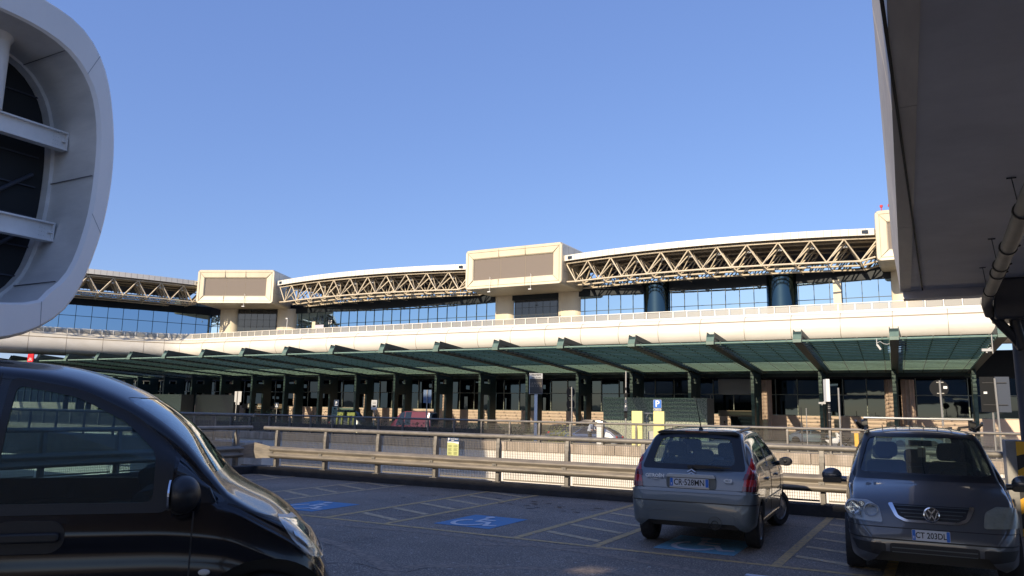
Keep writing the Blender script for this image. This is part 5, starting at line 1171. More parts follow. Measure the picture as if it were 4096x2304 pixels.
# ---------------- vehicles on the arrivals road ----------------
GZ = -.70
def small_car(name, u, v, hd, paint, label, L=4.2, H=1.42, W=.86, van=False, group='vehicles parked on the arrivals road'):
    t = empty(name, (u, v, GZ), hd, label, 'van' if van else 'car', group)
    k = L / 4.2; h = H / 1.42
    if van: top = [(0, .5), (.03, 1.2), (.12, H - .15), (.4, H - .02), (2.6, H), (3.0, H - .12), (3.55, .68 * H), (3.7, .60 * H), (4.0, .50 * H), (4.14, .38 * H), (4.2, .5)]
    else: top = [(0, .45), (.04, .75), (.25, .95 * h), (.55, 1.15 * h), (1.2, 1.38 * h), (1.9, 1.42 * h), (2.4, 1.34 * h), (3.15, .98 * h), (3.7, .86 * h), (4.05, .70 * h), (4.2, .45)]
    sc = lambda P: [(x * k, z) for x, z in P]
    cr = Car(sc(top), sc([(0, .42), (.1, .8), (.6, .9), (3.0, .88), (3.7, .8), (4.2, .42)]), sc([(0, W * .7), (.1, W * .88), (.5, W), (3.3, W), (3.9, W * .88), (4.2, W * .6)]), sc([(0, .34), (.2, .22), (3.9, .22), (4.2, .34)]), tum=.26 if not van else .15, ns=44, sub=3)
    mobj(cr.shell(), 'body', M[paint], t)
    ax = (.72 * k, 3.30 * k)
    for a in ax:
        for sg in (-1, 1):
            b = MB(); b.lathe([(.36, 0), (.36, .02), (0, .02)], (a, sg * (W - .005), .32), (0, sg, 0), 24); b.build('wheel_arch', M['black'], t); wheel(t, a, sg * (W - .10), .31, .2, 0, sg, 'spoke', n=6)
    zt = H - .10; wins = [[(.75, .98), (1.95, .95), (1.95, zt), (1.25, zt - .02)], [(2.02, .95), (3.0, .94), (2.45, zt - .04), (2.02, zt)]] if not van else [[(1.9, 1.05), (2.55, 1.05), (2.55, zt), (1.9, zt)], [(2.62, 1.05), (3.4, 1.0), (3.0, zt - .05), (2.62, zt)]]
    for P in wins:
        for sg in (-1, 1): mobj(boolean(cr.thick(.006, .004, (P[0][0] * k, P[1][0] * k)), [py(rnd([(x * k, z) for x, z in P], .05), .05 * sg, 1.3 * sg)], 'INTERSECT'), 'window', M['dkglass'], t)
    P = [(-W * .8, .96), (W * .8, .96), (W * .65, zt), (-W * .65, zt)]
    mobj(boolean(cr.thick(.006, .004, (2.3 * k, 3.6 * k)), [px(rnd(P, .05), 2.0 * k, 3.7 * k)], 'INTERSECT'), 'windscreen', M['dkglass'], t)
    mobj(boolean(cr.thick(.006, .004, (0, 1.2 * k)), [px(rnd(P, .05), -.2, 1.25 * k)], 'INTERSECT'), 'rear_window', M['dkglass'], t)
    for sg in (-1, 1):
        b = MB(); b.box(4.2 * k - .32, 4.2 * k - .10, sg * W * .55 - .14, sg * W * .55 + .14, .58, .70); b.build('headlamp', M['chrome'], t, bevel=.02)
        b = MB(); b.box(.0, .16, sg * W * .7 - .1, sg * W * .7 + .1, .68, .85); b.build('tail_lamp', M['redlens'], t, bevel=.02)
    return t
small_car('white_coupe', -12.6, 77.0, 0.0, 'whitecar', 'white low coupe parked side-on behind the mesh fence, left of the motorcycles', L=4.4, H=1.33)
small_car('white_car', -3.9, 76.0, 0.03, 'whitecar', 'white car partly hidden behind the yellow post beside the motorcycles', L=4.1, H=1.40)
small_car('dark_grey_car', -23.8, 57.5, math.pi, 'greycar', 'dark grey saloon parked before the granite wall beside the first yellow totem', L=4.4, H=1.45)
small_car('dark_grey_car', -28.9, 60.5, math.pi * .5 + .3, 'greycar', 'dark grey car parked nose-out behind the man in the cap', L=4.2, H=1.45)
sv = small_car('silver_estate', -20.4, 53.6, math.pi, 'silver', 'silver estate car with a roof box, parked behind the second yellow totem', L=4.6, H=1.55)
t = empty('roof_box', (-22.6, 53.6, GZ + 1.62), 0, 'glossy bronze grey roof box strapped on the silver estate', 'roof box')
b = MB(); b.prism([(-1.0, .03), (-.95, .20), (-.5, .36), (.5, .38), (.98, .25), (1.08, .08), (.9, 0), (-.9, 0)], lambda x, z: (x, -.36, z), lambda x, z: (x, .36, z)); b.build('lid', mat('bronze_gloss', (.20, .17, .13), .2, .4, coat=.8), t, bevel=.05, smooth=40)
b = MB(); b.box(-.6, -.55, -.5, .5, -.07, .0); b.box(.55, .6, -.5, .5, -.07, .0); b.build('roof_bars', M['black'], t)
small_car('red_van', -41.0, 60, math.pi, 'redcar', 'dark red people van standing between the hedge and the canopy piers', L=4.9, H=2.35, van=True)
small_car('dark_van', -64.5, 72.5, 0, 'greycar', 'dark van parked under the canopy beside the second fluted pier', L=4.9, H=2.3, van=True)
def motorcycle(u, v, hd, label, col):
    t = empty('motorcycle', (u, v, GZ), hd, label, 'motorcycle', 'motorcycles parked on the arrivals road')
    for x in (0, 1.38):
        b = MB(); b.lathe([(.20, -.06), (.29, -.05), (.31, 0), (.29, .05), (.20, .06)], (x, 0, .31), (0, 1, 0), 24); w_ = b.build('wheel', M['rubber'], t, smooth=40)
        b = MB(); b.lathe([(0, .03), (.20, .04), (.20, -.04), (0, -.03)], (x, 0, .31), (0, 1, 0), 16); b.build('rim', M['hubcap'], w_)
    b = MB(); b.prism([(.15, .75), (.0, .88), (.45, .82), (.75, .95), (1.0, .98), (1.15, .75), (1.0, .55), (.5, .45)], lambda x, z: (x, -.14, z), lambda x, z: (x, .14, z)); b.build('body', M[col], t, bevel=.05, smooth=50)
    b = MB(); b.prism([(-.2, .88), (-.15, .98), (.35, .90), (.62, .93), (.6, .82), (.1, .80)], lambda x, z: (x, -.13, z), lambda x, z: (x, .13, z)); b.build('seat', M['black'], t, bevel=.03)
    b = MB(); b.tube((1.38, .1, .31), (1.08, .08, 1.05), .03, 8); b.tube((1.38, -.1, .31), (1.08, -.08, 1.05), .03, 8); b.build('fork', M['chrome'], t)
    b = MB(); b.path([(.95, .38, 1.08), (1.05, .25, 1.12), (1.08, 0, 1.08), (1.05, -.25, 1.12), (.95, -.38, 1.08)], .02, 8); b.build('handlebar', M['black'], t)
    b = MB(); b.prism([(1.05, .85), (1.3, .9), (1.2, 1.15), (.98, 1.38), (.95, 1.3)], lambda x, z: (x, -.16, z), lambda x, z: (x, .16, z)); b.build('windshield', M[col], t, bevel=.03)
    b = MB(); b.box(.35, .95, -.16, .16, .25, .6); b.tube((.4, -.15, .3), (-.3, -.17, .38), .05, 8); b.build('engine', M['hubcap'], t, bevel=.03)
motorcycle(-7.7, 62, .5, 'white and black scooter parked right of the white coupe', 'white')
motorcycle(-5.0, 60, .9, 'pale scooter between the grey pole and the yellow post', 'silver')
motorcycle(-6.2, 64, 2.2, 'dark motorcycle parked between two paler scooters', 'black')

# ---------------- street furniture ----------------
def pole(b, u, v, z1, r=.04, z0=GZ): b.tube((u, v, z0), (u, v, z1), r, 10)
# display totem
t = empty('display_totem', (-22.95, 45, GZ), 0, 'tall grey information totem with white header reading TRANSITI on a white post', 'sign')
t.rotation_euler.z = R(28)
b = MB(); b.box(-.10, .10, -.10, .10, 0, 3.7); b.build('post', M['white'], t, bevel=.01)
b = MB(); b.box(-.42, .42, -.17, .17, 3.62, 4.95); b.build('cabinet', M['offwhite'], t, bevel=.01)
b = MB(); b.box(-.41, .41, -.18, -.171, 3.64, 4.60); b.build('dark_screen', mat('dark_display', (.05, .045, .04), .4), t)
b = MB(); b.box(-.44, -.421, -.18, .18, 3.60, 4.96); b.build('white_side', M['white'], t)
b = textmb('TRANSITI', .15, lambda x, y: (x, -.176, 4.84 + y), bold=.004); b.merge(textmb('max. 10 min', .12, lambda x, y: (x, -.176, 4.68 + y), bold=.003)); b.build('lettering', M['letter'], t, fix=False)
b = textmb('LE SOSTE\nDA 1 A 10', .17, lambda x, y: (x, -.184, 4.2 + y), bold=.002); b.build('dim_text', M['seam'], t, fix=False)
# parking sign
t = empty('parking_sign', (-14.3, 43.5, GZ), 0, 'blue square P parking sign with a small pale panel beneath, above the second yellow totem', 'sign')
b = MB(); b.tube((0, .05, 0), (0, .05, 3.25), .04, 10); b.build('pole', M['pole'], t)
b = MB(); b.prism(rrect(-.235, .235, 2.82, 3.28, .03), lambda x, z: (x, -.01, z), lambda x, z: (x, .01, z)); b.build('panel', M['blue'], t)
b = MB(); b.prism(rrect(-.235, .235, 2.82, 3.28, .03), lambda x, z: (x * 1.05, .0, (z - 3.05) * 1.05 + 3.05), lambda x, z: (x * 1.05, .012, (z - 3.05) * 1.05 + 3.05)); b.build('rim', M['offwhite'], t)
b = MB(); b.prism(rrect(-.235, .235, 2.66, 2.79, .01), lambda x, z: (x, -.01, z), lambda x, z: (x, .01, z)); b.build('small_panel', M['offwhite'], t)
b = textmb('P', .50, lambda x, y: (x, -.014, 3.045 + y), bold=.012); b.build('lettering', M['white'], t, fix=False)
b = MB(); b.tube((-.16, -.014, 2.725), (-.16, -.011, 2.725), .035, 10); b.box(-.06, .18, -.014, -.011, 2.70, 2.715); b.box(.02, .2, -.014, -.011, 2.74, 2.75); b.build('small_print', M['navy'], t)
for u, w_, lab in ((-14.97, .62, 'pale yellow totem left of the clear shelter'), (-13.70, .62, 'pale yellow totem right of the clear shelter, below the P sign')):
    b = MB(); b.box(-w_ / 2, w_ / 2, -.12, .12, 0, 2.62); o = b.build('yellow_totem', M['yellow'], bevel=.015); o.location = (u, 42, GZ); tag(o, lab, 'totem', 'pale yellow totems by the shelter')
t = empty('clear_shelter', (-14.42, 42.6, GZ), 0, 'small curved clear plastic shelter between the two yellow totems', 'shelter')
b = MB(); b.sweep([(-.35, 0), (-.35, 2.3), (-.25, 2.5), (.3, 2.5), (.36, 2.42)], [(lambda a, z: (a, -.4, z)), (lambda a, z: (a, .4, z))]); b.build('shell', M['clearlens'], t, smooth=40)
b = MB(); b.path([(-.36, -.4, 0), (-.36, -.4, 2.3), (-.25, -.4, 2.51), (.32, -.4, 2.51), (.37, -.4, 2.3)], .02, 6); b.path([(-.36, .4, 0), (-.36, .4, 2.3), (-.25, .4, 2.51), (.32, .4, 2.51), (.37, .4, 2.3)], .02, 6); b.build('frame', M['silver'], t)
b = MB(); b.box(-.2, .3, .1, .3, 0, 1.5); b.build('machine', M['offwhite'], t, bevel=.02)
# leaning sign pole with plates
t = empty('sign_pole', (-15.62, 41.8, GZ), 0, 'slim grey pole carrying small sign plates, before the granite wall', 'sign')
b = MB(); b.tube((0, 0, 0), (.05, 0, 4.85), .045, 10); b.build('pole', M['pole'], t)
for z, w_, h_, m_ in ((3.85, .12, .16, 'signback'), (3.5, .20, .24, 'signback'), (3.15, .14, .2, 'navy'), (2.75, .19, .45, 'navy'), (2.4, .19, .40, 'signback')):
    b = MB(); b.box(-w_ / 2 + .04, w_ / 2 + .04, -.06, -.045, z - h_ / 2, z + h_ / 2); pl = b.build('plate', M[m_], t)
b = textmb('P', .16, lambda x, y: (x + .04, -.064, 2.86 + y), bold=.006); b.build('lettering', M['white'], t, fix=False)
# signs seen from behind
def disc_sign(u, v, zc, r, label, n=1, ztop=None, tilt=0):
    t = empty('round_sign', (u, v, GZ), R(tilt), label, 'sign')
    b = MB(); b.tube((.08, -.02, 0), (.04, -.02, (ztop or zc + r * .9) - GZ), .045, 10); b.build('pole', M['pole'], t)
    for k in range(n):
        z = zc - GZ - k * 2.1 * r; b = MB(); b.tube((0, .03, z), (0, .045, z), r, 28); b.build('disc', M['signback'], t)
        b = MB(); b.box(-.1, .2, -.005, .03, z + r * .65, z + r * .65 + .04); b.box(-.1, .2, -.005, .03, z - r * .65, z - r * .65 + .04); b.build('bracket', M['pole'], t)
    return t
t = disc_sign(.02, 42, 3.22, .40, 'large round sign seen from behind on a grey pole above the people carrier')
b = MB(); b.box(.18, .34, .02, .028, 3.22 - GZ - .02, 3.22 - GZ + .10); b.build('sticker', M['white'], t)
disc_sign(-20.45, 45, 3.05, .36, 'two round signs stacked edge-on on one grey pole right of the information totem', n=2, tilt=68)
t = empty('large_sign_back', (2.3, 43, GZ), 0, 'large dark rectangular sign seen from behind on a slim pole near the dark column', 'sign')
b = MB(); b.box(-.58, .62, .03, .05, 2.85, 4.5); b.build('panel', M['navy'], t)
b = MB(); b.box(-.58, .04, .0, .029, 2.851, 4.499); b.build('panel_shade', M['signback'], t)
b = MB(); b.tube((.12, -.06, 0), (.04, -.06, 4.42), .05, 10); b.tube((-.12, .1, 0), (-.12, .1, 2.9), .045, 8); b.build('pole', M['pole'], t)
b = MB()
for z in (3.17, 4.2): b.box(-.48, .50, -.03, .0, z, z + .035)
b.build('bracket', M['black'], t)
b = MB(); b.box(-.44, -.30, -.006, -.001, 3.70, 3.80); b.build('sticker', M['white'], t)
t = empty('light_box_pole', (-5.05, 42.8, GZ), R(20), 'white upright light box on a dark banded pole with a camera below it', 'sign')
b = MB(); b.box(-.09, .09, -.30, .30, 3.25, 4.40); b.build('light_box', M['white'], t, bevel=.01)
b = MB(); b.tube((.08, 0, 0), (.08, 0, 4.3), .07, 12); b.build('pole', M['black'], t)
b = MB()
for z in (2.3, 2.7, 2.9, 3.0, 1.9, 1.5): b.tube((.08, 0, z), (.08, 0, z + .03), .075, 12)
b.build('pole_band', M['pole'], t)
def cctv(u, v, z, label, s=1.0, rz=0, hang=0):
    t = empty('security_camera', (u, v, z), rz, label, 'camera')
    b = MB(); b.prism(rrect(-.17 * s, .17 * s, -.045 * s, .055 * s, .02), lambda x, zz: (x, -.05 * s, zz), lambda x, zz: (x, .05 * s, zz)); b.build('housing', M['offwhite'], t)
    b = MB(); b.tube((.05 * s, 0, .05 * s), (.16 * s, 0, .10 * s), .02 * s, 8); b.tube((.0, 0, -.1 * s), (0, 0, -.05 * s), .03 * s, 8); b.build('bracket', M['offwhite'], t)
    if hang: b = MB(); b.tube((.2 * s, 0, -.2), (.2 * s, 0, hang), .04, 8); b.build('tube', M['pole'], t)
cctv(-5.30, 42.8, 2.48, 'white camera fixed below the white light box', 1.0, R(20))
cctv(2.72, 55.2, 6.0, 'white camera on a steel tube hanging from the rightmost canopy beam', 1.6, R(10), hang=.95)
t = empty('canopy_floodlight', (-3.25, 55.3, 6.55), 0, 'small flat floodlight on a curved cable under the canopy edge', 'lamp')
b = MB(); b.obox((.02, 0, -.22), (.10, 0, -.16), (.0, .1, 0), (.05, 0, .03)); b.build('head', M['offwhite'], t)
b = MB(); b.path([(-.1, 0, .05), (.1, 0, .15), (.3, 0, .0), (.5, 0, -.05), (.65, 0, .0)], .02, 6); b.tube((-.1, 0, -.1), (-.1, 0, .35), .03, 6); b.build('cable', M['offwhite'], t)
b = MB(); pole(b, -4.45, 42.4, 3.25, .045); o = b.build('steel_pole', M['pole']); tag(o, 'plain grey steel pole right of the white light box', 'pole')
t = empty('blue_sign_back', (-33.6, 48, GZ), 0, 'pair of blue grey rectangular signs on a pole by the red van', 'sign')
b = MB(); b.tube((0, -.05, 0), (.02, -.05, 3.95), .045, 10); b.build('pole', M['pole'], t)
b = MB(); b.box(-.36, .36, 0, .02, 3.22, 3.95); b.box(-.36, .36, 0, .02, 2.98, 3.20); b.build('panel', mat('blue_grey_sheet', (.10, .16, .26), .5), t)
def facing(name, u, v, z0, z1, w_, m_, label, txt=None, tcol='white', ts=.3, cat='sign', extra=None):
    t = empty(name, (u, v, GZ), 0, label, cat); b = MB(); b.tube((0, .03, 0), (0, .03, z1 - GZ), .035, 8); b.build('pole', M['pole'], t)
    b = MB(); b.box(-w_ / 2, w_ / 2, -.01, .01, z0 - GZ, z1 - GZ); b.build('panel', M[m_], t)
    if txt: b = textmb(txt, ts, lambda x, y: (x, -.014, (z0 + z1) / 2 - GZ + y), bold=.008); b.build('lettering', M[tcol], t, fix=False)
    if extra:
        b = MB()
        for (a0, a1, c0, c1) in extra: b.box(a0, a1, -.016, -.011, c0 - GZ, c1 - GZ)
        b.build('print', M['signback'] if m_ != 'navy' else M['white'], t)
    return t
facing('taxi_parking_sign', -44.2, 50, 1.92, 2.46, .52, 'navy', 'dark blue parking sign above a pale green notice', 'P', ts=.34, extra=[(-.15, .15, 1.98, 2.04)])
facing('green_notice', -44.25, 49.9, 1.18, 1.88, .60, 'greenlt', 'pale green notice below the dark blue parking sign', extra=[(-.22, .22, 1.30, 1.34), (-.22, .22, 1.42, 1.46), (-.22, .22, 1.54, 1.58), (-.1, .1, 1.66, 1.8)])
facing('white_notice', -40.2, 50, 1.70, 2.48, .56, 'offwhite', 'pale notice board on a pole left of the red van', extra=[(-.2, .2, 2.3, 2.33), (-.18, .18, 2.2, 2.23), (-.16, .16, 1.92, 2.05)])
t = facing('crossing_sign', -61.2, 60, 1.72, 2.22, .52, 'navy', 'small dark blue pedestrian crossing sign near the Arrivals doors')
b = MB(); b.prism([(-.18, 1.78 - GZ), (.18, 1.78 - GZ), (0, 2.16 - GZ)], lambda x, z: (x, -.016, z), lambda x, z: (x, -.011, z)); b.build('white_triangle', M['white'], t)
b = MB(); b.prism([(-.05, 1.82 - GZ), (.06, 1.82 - GZ), (.0, 2.02 - GZ)], lambda x, z: (x, -.02, z), lambda x, z: (x, -.0165, z)); b.build('walker', M['letter'], t)
t = empty('stepped_sign_back', (-67.1, 60, GZ), 0, 'pale rectangular sign board seen from behind beside the first fluted pier', 'sign')
b = MB(); b.tube((-.1, -.05, 0), (-.05, -.05, 4.1), .06, 8); b.build('pole', M['pole'], t)
b = MB(); b.prism([(-.5, 2.95), (-.5, 4.1), (.55, 4.1), (.55, 2.95), (.32, 2.95), (.32, 2.65), (-.28, 2.65), (-.28, 2.95)], lambda x, z: (x, 0, z), lambda x, z: (x, .02, z)); b.build('panel', M['offwhite'], t)
for u, lab in ((-48.1, 'yellow green ticket stand left of its twin'), (-46.75, 'yellow green ticket stand right of its twin')):
    t = empty('ticket_stand', (u, 55, GZ), 0, lab, 'stand', 'yellow green stands by the hedge')
    b = MB(); b.box(-.45, .45, -.12, .12, 1.82, 2.12); b.build('header', M['yellowgreen'], t, bevel=.02)
    for s_ in (-.28, .28): b = MB(); b.box(s_ - .08, s_ + .08, -.1, .1, 0, 1.82); b.build('leg', M['yellowgreen'], t, bevel=.02)
for u, v, z1, lab in ((-8.89, 60, 2.45, 'slim black post with a box halfway, behind the white coupe'), (-7.82, 55, 2.35, 'slim grey post right of the black one')):
    b = MB(); pole(b, u, v, z1, .03); b.box(u - .07, u + .07, v - .05, v + .05, .55, 1.35) if z1 > 2.4 else None
    tag(b.build('bollard_light', M['black'] if z1 > 2.4 else M['pole']), lab, 'post')
b = MB(); b.box(-3.78, -3.58, 41.9, 42.1, GZ, 1.02); tag(b.build('yellow_post', M['amber'], bevel=.02), 'bright amber rectangular post beside the white car', 'post')
t = empty('pay_machine', (-16.5, 40.2, GZ), 0, 'white pay machine with a yellow side strip by the fence', 'machine')
b = MB(); b.box(-.16, .16, -.12, .12, 0, 1.72); b.build('cabinet', M['white'], t, bevel=.02); b = MB(); b.box(.165, .20, -.12, .12, 0, 1.7); b.build('side_strip', M['amber'], t); b = MB(); b.box(-.2, .22, -.16, .16, 1.73, 1.9); b.build('hood', M['offwhite'], t, bevel=.02)
b = MB(); b.box(-19.3, -18.6, 37.5, 38.0, GZ, .12); tag(b.build('amber_box', M['amber'], bevel=.04), 'low amber box on the ground behind the roadside fence', 'box')
t = empty('lamp_column', (-20.1, 78, GZ), 0, 'slim lamp column with a small hooked head before the bronze door band', 'lamp')
b = MB(); b.path([(0, 0, 0), (0, 0, 4.4), (.05, 0, 4.6), (.2, 0, 4.66)], .05, 8); b.build('column', M['pole'], t, smooth=50); b = MB(); b.box(-.06, .1, -.1, .1, 2.6, 2.9); b.build('fitting', M['offwhite'], t)
t = empty('no_stopping_sign', (-77.9, 76.0, 10.55), 0, 'small round red and blue sign before the dark panel of the left box', 'sign')
b = MB(); b.tube((0, 0, 0), (0, 0, 1.1), .03, 8); b.build('pole', M['pole'], t); b = MB(); b.tube((0, -.03, 1.35), (0, -.05, 1.35), .28, 24); b.build('disc', M['red'], t); b = MB(); b.tube((0, -.05, 1.35), (0, -.06, 1.35), .2, 24); b.build('disc_centre', M['blue'], t)
t = empty('road_lamp', (-75.6, 75.0, 10.55), 0, 'thin white lamp post beside the right pier of the left box', 'lamp')
b = MB(); b.tube((0, 0, 0), (0, 0, 2.9), .04, 8); b.build('post', M['white'], t); b = MB(); b.box(-.2, .1, -.1, .1, 2.85, 3.0); b.build('head', M['white'], t)
b = MB(); b.box(-73.9, -72.3, 78.4, 78.46, 11.3, 12.9); o = b.build('striped_notice', mat('pale_lilac_board', (.55, .52, .62), .6)); tag(o, 'pale striped notice board right of the left cream box', 'notice')
# granite wall block under the canopy and its twin far left
for (u0, u1, v0_, v1_, lab) in ((-28.4, -18.4, 70.0, 72.4, 'speckled green granite wall block behind the parking sign'), (-99.0, -91.5, 72.0, 74.0, 'sunlit granite wall block at the far left under the canopy')):
    t = empty('granite_block', (u0, v0_, 0), 0, lab, 'wall')
    b = MB(); b.box(0, u1 - u0, 0, v1_ - v0_, GZ, 3.28); b.build('block', M['granite'], t)
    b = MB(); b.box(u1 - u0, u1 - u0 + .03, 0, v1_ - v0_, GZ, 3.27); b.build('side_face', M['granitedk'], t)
t = empty('information_panel', (-84.9, 74.6, -.56), 0, 'small grey information panel before the dark wall at far left', 'sign')
b = MB(); b.box(-.6, .6, -.05, .05, 1.3, 2.3); b.box(-.35, .35, -.05, .05, .6, 1.3); b.build('panel', M['offwhite'], t); b = MB(); b.box(-.2, .2, -.07, -.051, 1.4, 1.9); b.build('screen', M['black'], t)
b = MB(); b.box(-91.0, -83.5, 74.0, 75.0, -.56, 3.3); tag(b.build('dark_stone_wall', M['granitedk']), 'dark stone wall right of the sunlit granite block at far left', 'wall')
t = empty('red_sign', (-98.7, 55.2, 6.75), 0, 'small red illuminated sign with a white arch above the van roof at far left', 'sign')
b = MB(); b.prism(rrect(-.62, .62, 0, 1.0, .12), lambda x, z: (x, 0, z), lambda x, z: (x, .12, z)); b.build('panel', M['red'], t)
b = MB()
for q in stroke(arc(0, .15, .34, 0, math.pi, 10), .09) + stroke([(-.1, .15), (0, .5), (.12, .2)], .08): b.prism(q, lambda x, z: (x, -.02, z), lambda x, z: (x, -.005, z))
b.build('white_symbol', M['white'], t); b = MB(); b.box(-.05, .05, .12, .2, -.5, 1); b.build('bracket', M['black'], t)

# ---------------- planting ----------------
def leaves(b, n, fn, s0, s1):
    for _ in range(n):
        x, y, z = fn(); s_ = random.uniform(s0, s1); a = Vector((random.gauss(0, 1), random.gauss(0, 1), random.gauss(0, 1))).normalized(); c = a.orthogonal().normalized() * s_; d = a.cross(c).normalized() * s_ * .55; p = Vector((x, y, z)); b.add([p - c, p + d, p + c, p - d], [(0, 1, 2, 3)])
t = empty('hedge', (-40, 38.2, GZ), 0, 'long dark clipped hedge behind the roadside fence, sunlit tips painted yellowish at its left end', 'hedge')
b = MB(); leaves(b, 15000, lambda: (random.uniform(-45, 18.5), random.gauss(0, .22), random.uniform(.0, 1.72 + .12 * pnoise(Vector((random.random() * 9, 3, 1))))), .035, .08); b.build('foliage', M['leaf'], t, fix=False)
b = MB(); leaves(b, 2600, lambda: (random.uniform(-45, -4), random.gauss(0, .25), random.gauss(1.82, .12)), .03, .075); b.build('sunlit_tips', M['leafy'], t, fix=False)  # lighter leaf colour stands for sun on the hedge top
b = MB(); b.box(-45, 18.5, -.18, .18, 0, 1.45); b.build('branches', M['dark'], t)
for u, v, h, lab, cl in ((-19.4, 41, 1.5, 'leafy yellow green shrub behind the fence left of the totem post', 'leafy'), (-11.8, 41.5, 1.25, 'thin dry shrub behind the fence right of the second totem', 'leaf'), (-22.1, 41, 1.55, 'bushy green shrub behind the fence at the end of the hedge', 'leaf')):
    t = empty('shrub', (u, v, GZ), 0, lab, 'shrub')
    b = MB(); leaves(b, 900, lambda: (random.gauss(0, .42), random.gauss(0, .3), abs(random.gauss(h * .55, h * .28))), .03, .08); b.build('foliage', M[cl], t, fix=False)
    b = MB()
    for k in range(6): b.tube((0, 0, 0), (random.uniform(-.4, .4), random.uniform(-.2, .2), h * .8), .015, 5)
    b.build('stems', M['soil'], t)
b = MB()
for k in range(5): leaves(b, 40, lambda: (-31.5 - k * 2.2 + random.gauss(0, .35), 39.0, random.uniform(1.2, 1.62) - 0), .03, .07)
tag(b.build('hedge_sprigs', M['leaf'], fix=False), 'dark sprigs rising above the fence rail along the hedge', 'plants', kind='stuff')
b = MB(); leaves(b, 800, lambda: (random.uniform(-1.5, 4.5), random.gauss(38, .4), GZ + abs(random.gauss(.5, .3))), .03, .07); b.build('dry_plants', M['soil'], fix=False); tag(bpy.data.objects['dry_plants'], 'low dry brown plants behind the fence at the right', 'plants', kind='stuff')
# trees reflected in the arrivals glass stand behind the camera: skipped, out of view

# ---------------- people ----------------
def person(u, v, z, hd, label, shirt, trousers, cap=None, pose='stand', hair='black', s=1.0):
    t = empty('person', (u, v, z), hd, label, 'person')
    J = {'pel': (0, 0, .95), 'ch': (.0, 0, 1.25), 'nk': (.02, 0, 1.46), 'hd': (.05, 0, 1.60), 'tp': (.05, 0, 1.70), 'lh': (0, .10, .90), 'lk': (.03, .11, .50), 'la': (-.02, .11, .08), 'lt': (.12, .12, .04), 'rh': (0, -.10, .90), 'rk': (.06, -.11, .50), 'ra': (.06, -.11, .08), 'rt': (.20, -.12, .04), 'ls': (0, .18, 1.40), 'le': (.02, .23, 1.12), 'lw': (.14, .22, .90), 'rs': (0, -.18, 1.40), 're': (.02, -.23, 1.12), 'rw': (.14, -.22, .90)}
    if pose == 'bend': J.update(ch=(.10, 0, 1.20), nk=(.22, 0, 1.38), hd=(.32, 0, 1.46), tp=(.37, 0, 1.54), ls=(.17, .18, 1.33), rs=(.17, -.18, 1.33), le=(.22, .22, 1.06), lw=(.40, .16, 1.02), re=(.22, -.22, 1.06), rw=(.40, -.16, 1.02))
    Rd = dict(pel=.13, ch=.15, nk=.055, hd=.085, tp=.07, lh=.085, lk=.058, la=.042, lt=.04, rh=.085, rk=.058, ra=.042, rt=.04, ls=.06, le=.042, lw=.028, rs=.06, re=.042, rw=.028)
    E_ = [('pel', 'ch'), ('ch', 'nk'), ('nk', 'hd'), ('hd', 'tp'), ('pel', 'lh'), ('lh', 'lk'), ('lk', 'la'), ('la', 'lt'), ('pel', 'rh'), ('rh', 'rk'), ('rk', 'ra'), ('ra', 'rt'), ('ch', 'ls'), ('ls', 'le'), ('le', 'lw'), ('ch', 'rs'), ('rs', 're'), ('re', 'rw')]
    K_ = list(J); me = bpy.data.meshes.new('b'); me.from_pydata([tuple(c * s for c in J[k]) for k in K_], [(K_.index(a), K_.index(c)) for a, c in E_], []); o = bpy.data.objects.new('b', me); COL.objects.link(o)
    sk = o.modifiers.new('s', 'SKIN'); 
    for i, k in enumerate(K_): me.skin_vertices[0].data[i].radius = (Rd[k] * s, Rd[k] * s * (1.0 if k not in ('ch', 'pel') else 1.15))
    me.skin_vertices[0].data[0].use_root = True; o.modifiers.new('d', 'SUBSURF').levels = 2
    dg = bpy.context.evaluated_depsgraph_get(); r = bpy.data.meshes.new_from_object(o.evaluated_get(dg)); bpy.data.objects.remove(o)
    for m_ in (M['skin'], shirt, trousers): r.materials.append(m_)
    for p in r.polygons:
        c = p.center / s; nk = J['nk'][2]
        if c.z < .96 and abs(c.y) < .19 and not (c.x > .1 and c.z > .8): p.material_index = 2
        elif c.z < nk + .0 and not (abs(c.y) > .19 and c.z < 1.0) and not (c.x > .3 and c.z < 1.1): p.material_index = 1
    bd = bpy.data.objects.new('body', r); setsmooth(r, 60); COL.objects.link(bd); bd.parent = t
    h = J['hd']; tp = J['tp']
    b = MB(); b.ball(((h[0] + tp[0]) / 2 * s - .015, 0, (h[2] + tp[2]) / 2 * s + .02), .105 * s, 14, 8, (1, .85, .95)); b.v = [(x, y, max(zz, (h[2] + .005) * s)) for x, y, zz in b.v]
    if cap: b.box((tp[0] + .03) * s, (tp[0] + .17) * s, -.07 * s, .07 * s, (h[2] + .055) * s, (h[2] + .075) * s)
    b.build('cap' if cap else 'hair', cap or M[hair], t, smooth=60)
    b = MB(); b.ball((h[0] * s + .092 * s, 0, (h[2] - .005) * s), .018 * s, 8, 5); 
    b.build('nose', M['skin'], t, smooth=60)
    return t
Dk = mat('dark_cloth', (.03, .035, .045), .9); Lt = mat('light_grey_shirt', (.42, .47, .55), .9); Wh = mat('white_shirt', (.6, .58, .55), .9); Pk = mat('pink_shirt', (.5, .25, .22), .9)
person(-18.75, 44, GZ + .42, R(-15), 'man in a dark cap and light grey shirt looking down behind the roadside fence', Lt, Dk, cap=M['black'], pose='bend')
person(-19.4, 80.5, -.56, R(-60), 'person with dark hair standing in the doorway under the bronze band', Pk, Dk)
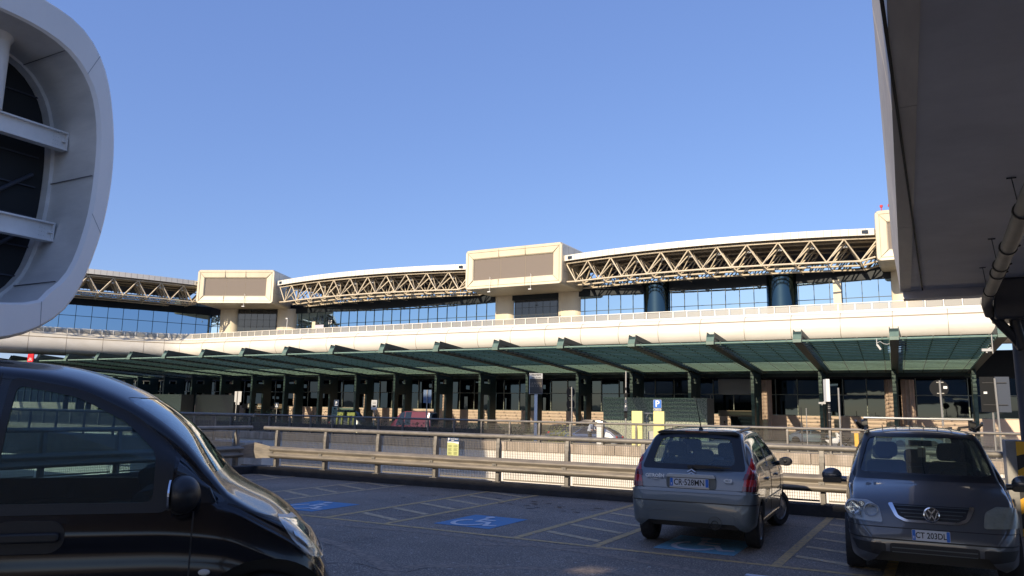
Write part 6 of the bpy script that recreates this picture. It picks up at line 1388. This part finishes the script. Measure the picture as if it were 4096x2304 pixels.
for u, sh_, lab in ((-87.2, Wh, 'leftmost person at the Arrivals doors, pale shirt'), (-86.5, Pk, 'person in a pink top second from left at the Arrivals doors'), (-85.9, Wh, 'person in white third from left at the Arrivals doors'), (-84.1, Pk, 'person apart to the right of the Arrivals doors')):
    person(u, 81.5, -.56, R(-90), lab, sh_, Dk)

# ---------------- tidy: surface pattern goes into its part, separate pieces become their own parts ----------------
def absorb(child, par):
    me, cm = par.data, child.data; base = len(me.materials)
    for m_ in cm.materials: me.materials.append(m_)
    bm = bmesh.new(); bm.from_mesh(me); n = len(bm.faces); bm.from_mesh(cm); bm.faces.ensure_lookup_table()
    for f in bm.faces[n:]: f.material_index += base
    bm.to_mesh(me); bm.free(); bpy.data.objects.remove(child)
def loose(o):
    me = o.data; bm = bmesh.new(); bm.from_mesh(me); bm.verts.ensure_lookup_table(); seen = set(); groups = []
    for v in bm.verts:
        if v.index in seen: continue
        st = [v]; g = set()
        while st:
            q = st.pop()
            if q.index in g: continue
            g.add(q.index); st += [e.other_vert(q) for e in q.link_edges]
        seen |= g; groups.append(g)
    if len(groups) > 1:
        for g in groups[1:]:
            ix = {i: k for k, i in enumerate(sorted(g))}; m2 = bpy.data.meshes.new(o.name); m2.from_pydata([bm.verts[i].co for i in sorted(g)], [], [[ix[v.index] for v in f.verts] for f in bm.faces if f.verts[0].index in g])
            for m_ in me.materials: m2.materials.append(m_)
            if me.polygons[0].use_smooth: setsmooth(m2, 40)
            n = bpy.data.objects.new(o.name.split('.')[0], m2); COL.objects.link(n); n.parent = o.parent; n.location = o.location
        dele = [bm.verts[i] for g in groups[1:] for i in g]; bmesh.ops.delete(bm, geom=dele, context='VERTS'); bm.to_mesh(me)
    bm.free()
def kids(o): return [k for k in bpy.data.objects if k.parent == o]
base_of = lambda o: o.name.split('.')[0]
into = {'cladding_joint': 'fascia', 'joint': 'end_ring', 'lining_joint': 'lining', 'panel_bars': 'dark_panel', 'dim_text': 'dark_screen', 'pole_band': 'pole', 'small_print': 'small_panel', 'drip_groove': 'slab'}
up = {'frame_joint', 'side_joint', 'fascia_joint', 'glazing_bar', 'louvre_clips', 'roof_ribs', 'pier_panel'}
for o in list(bpy.data.objects):
    n = base_of(o)
    if n in up and o.parent and o.parent.type == 'MESH': absorb(o, o.parent)
    elif n in into and o.parent:
        c_ = [k for k in kids(o.parent) if base_of(k) == into[n]]
        if c_: absorb(o, c_[0])
for o in list(bpy.data.objects):
    if base_of(o) in ('wheel_housing', 'fascia_window', 'hanging_lamp', 'strip_light', 'floodlight_bracket', 'pier', 'roof_strip', 'tail_lamp', 'aerial', 'roof_bars', 'bracket', 'stems', 'amber_stripes') and o.type == 'MESH' and o.name in bpy.data.objects: loose(o)
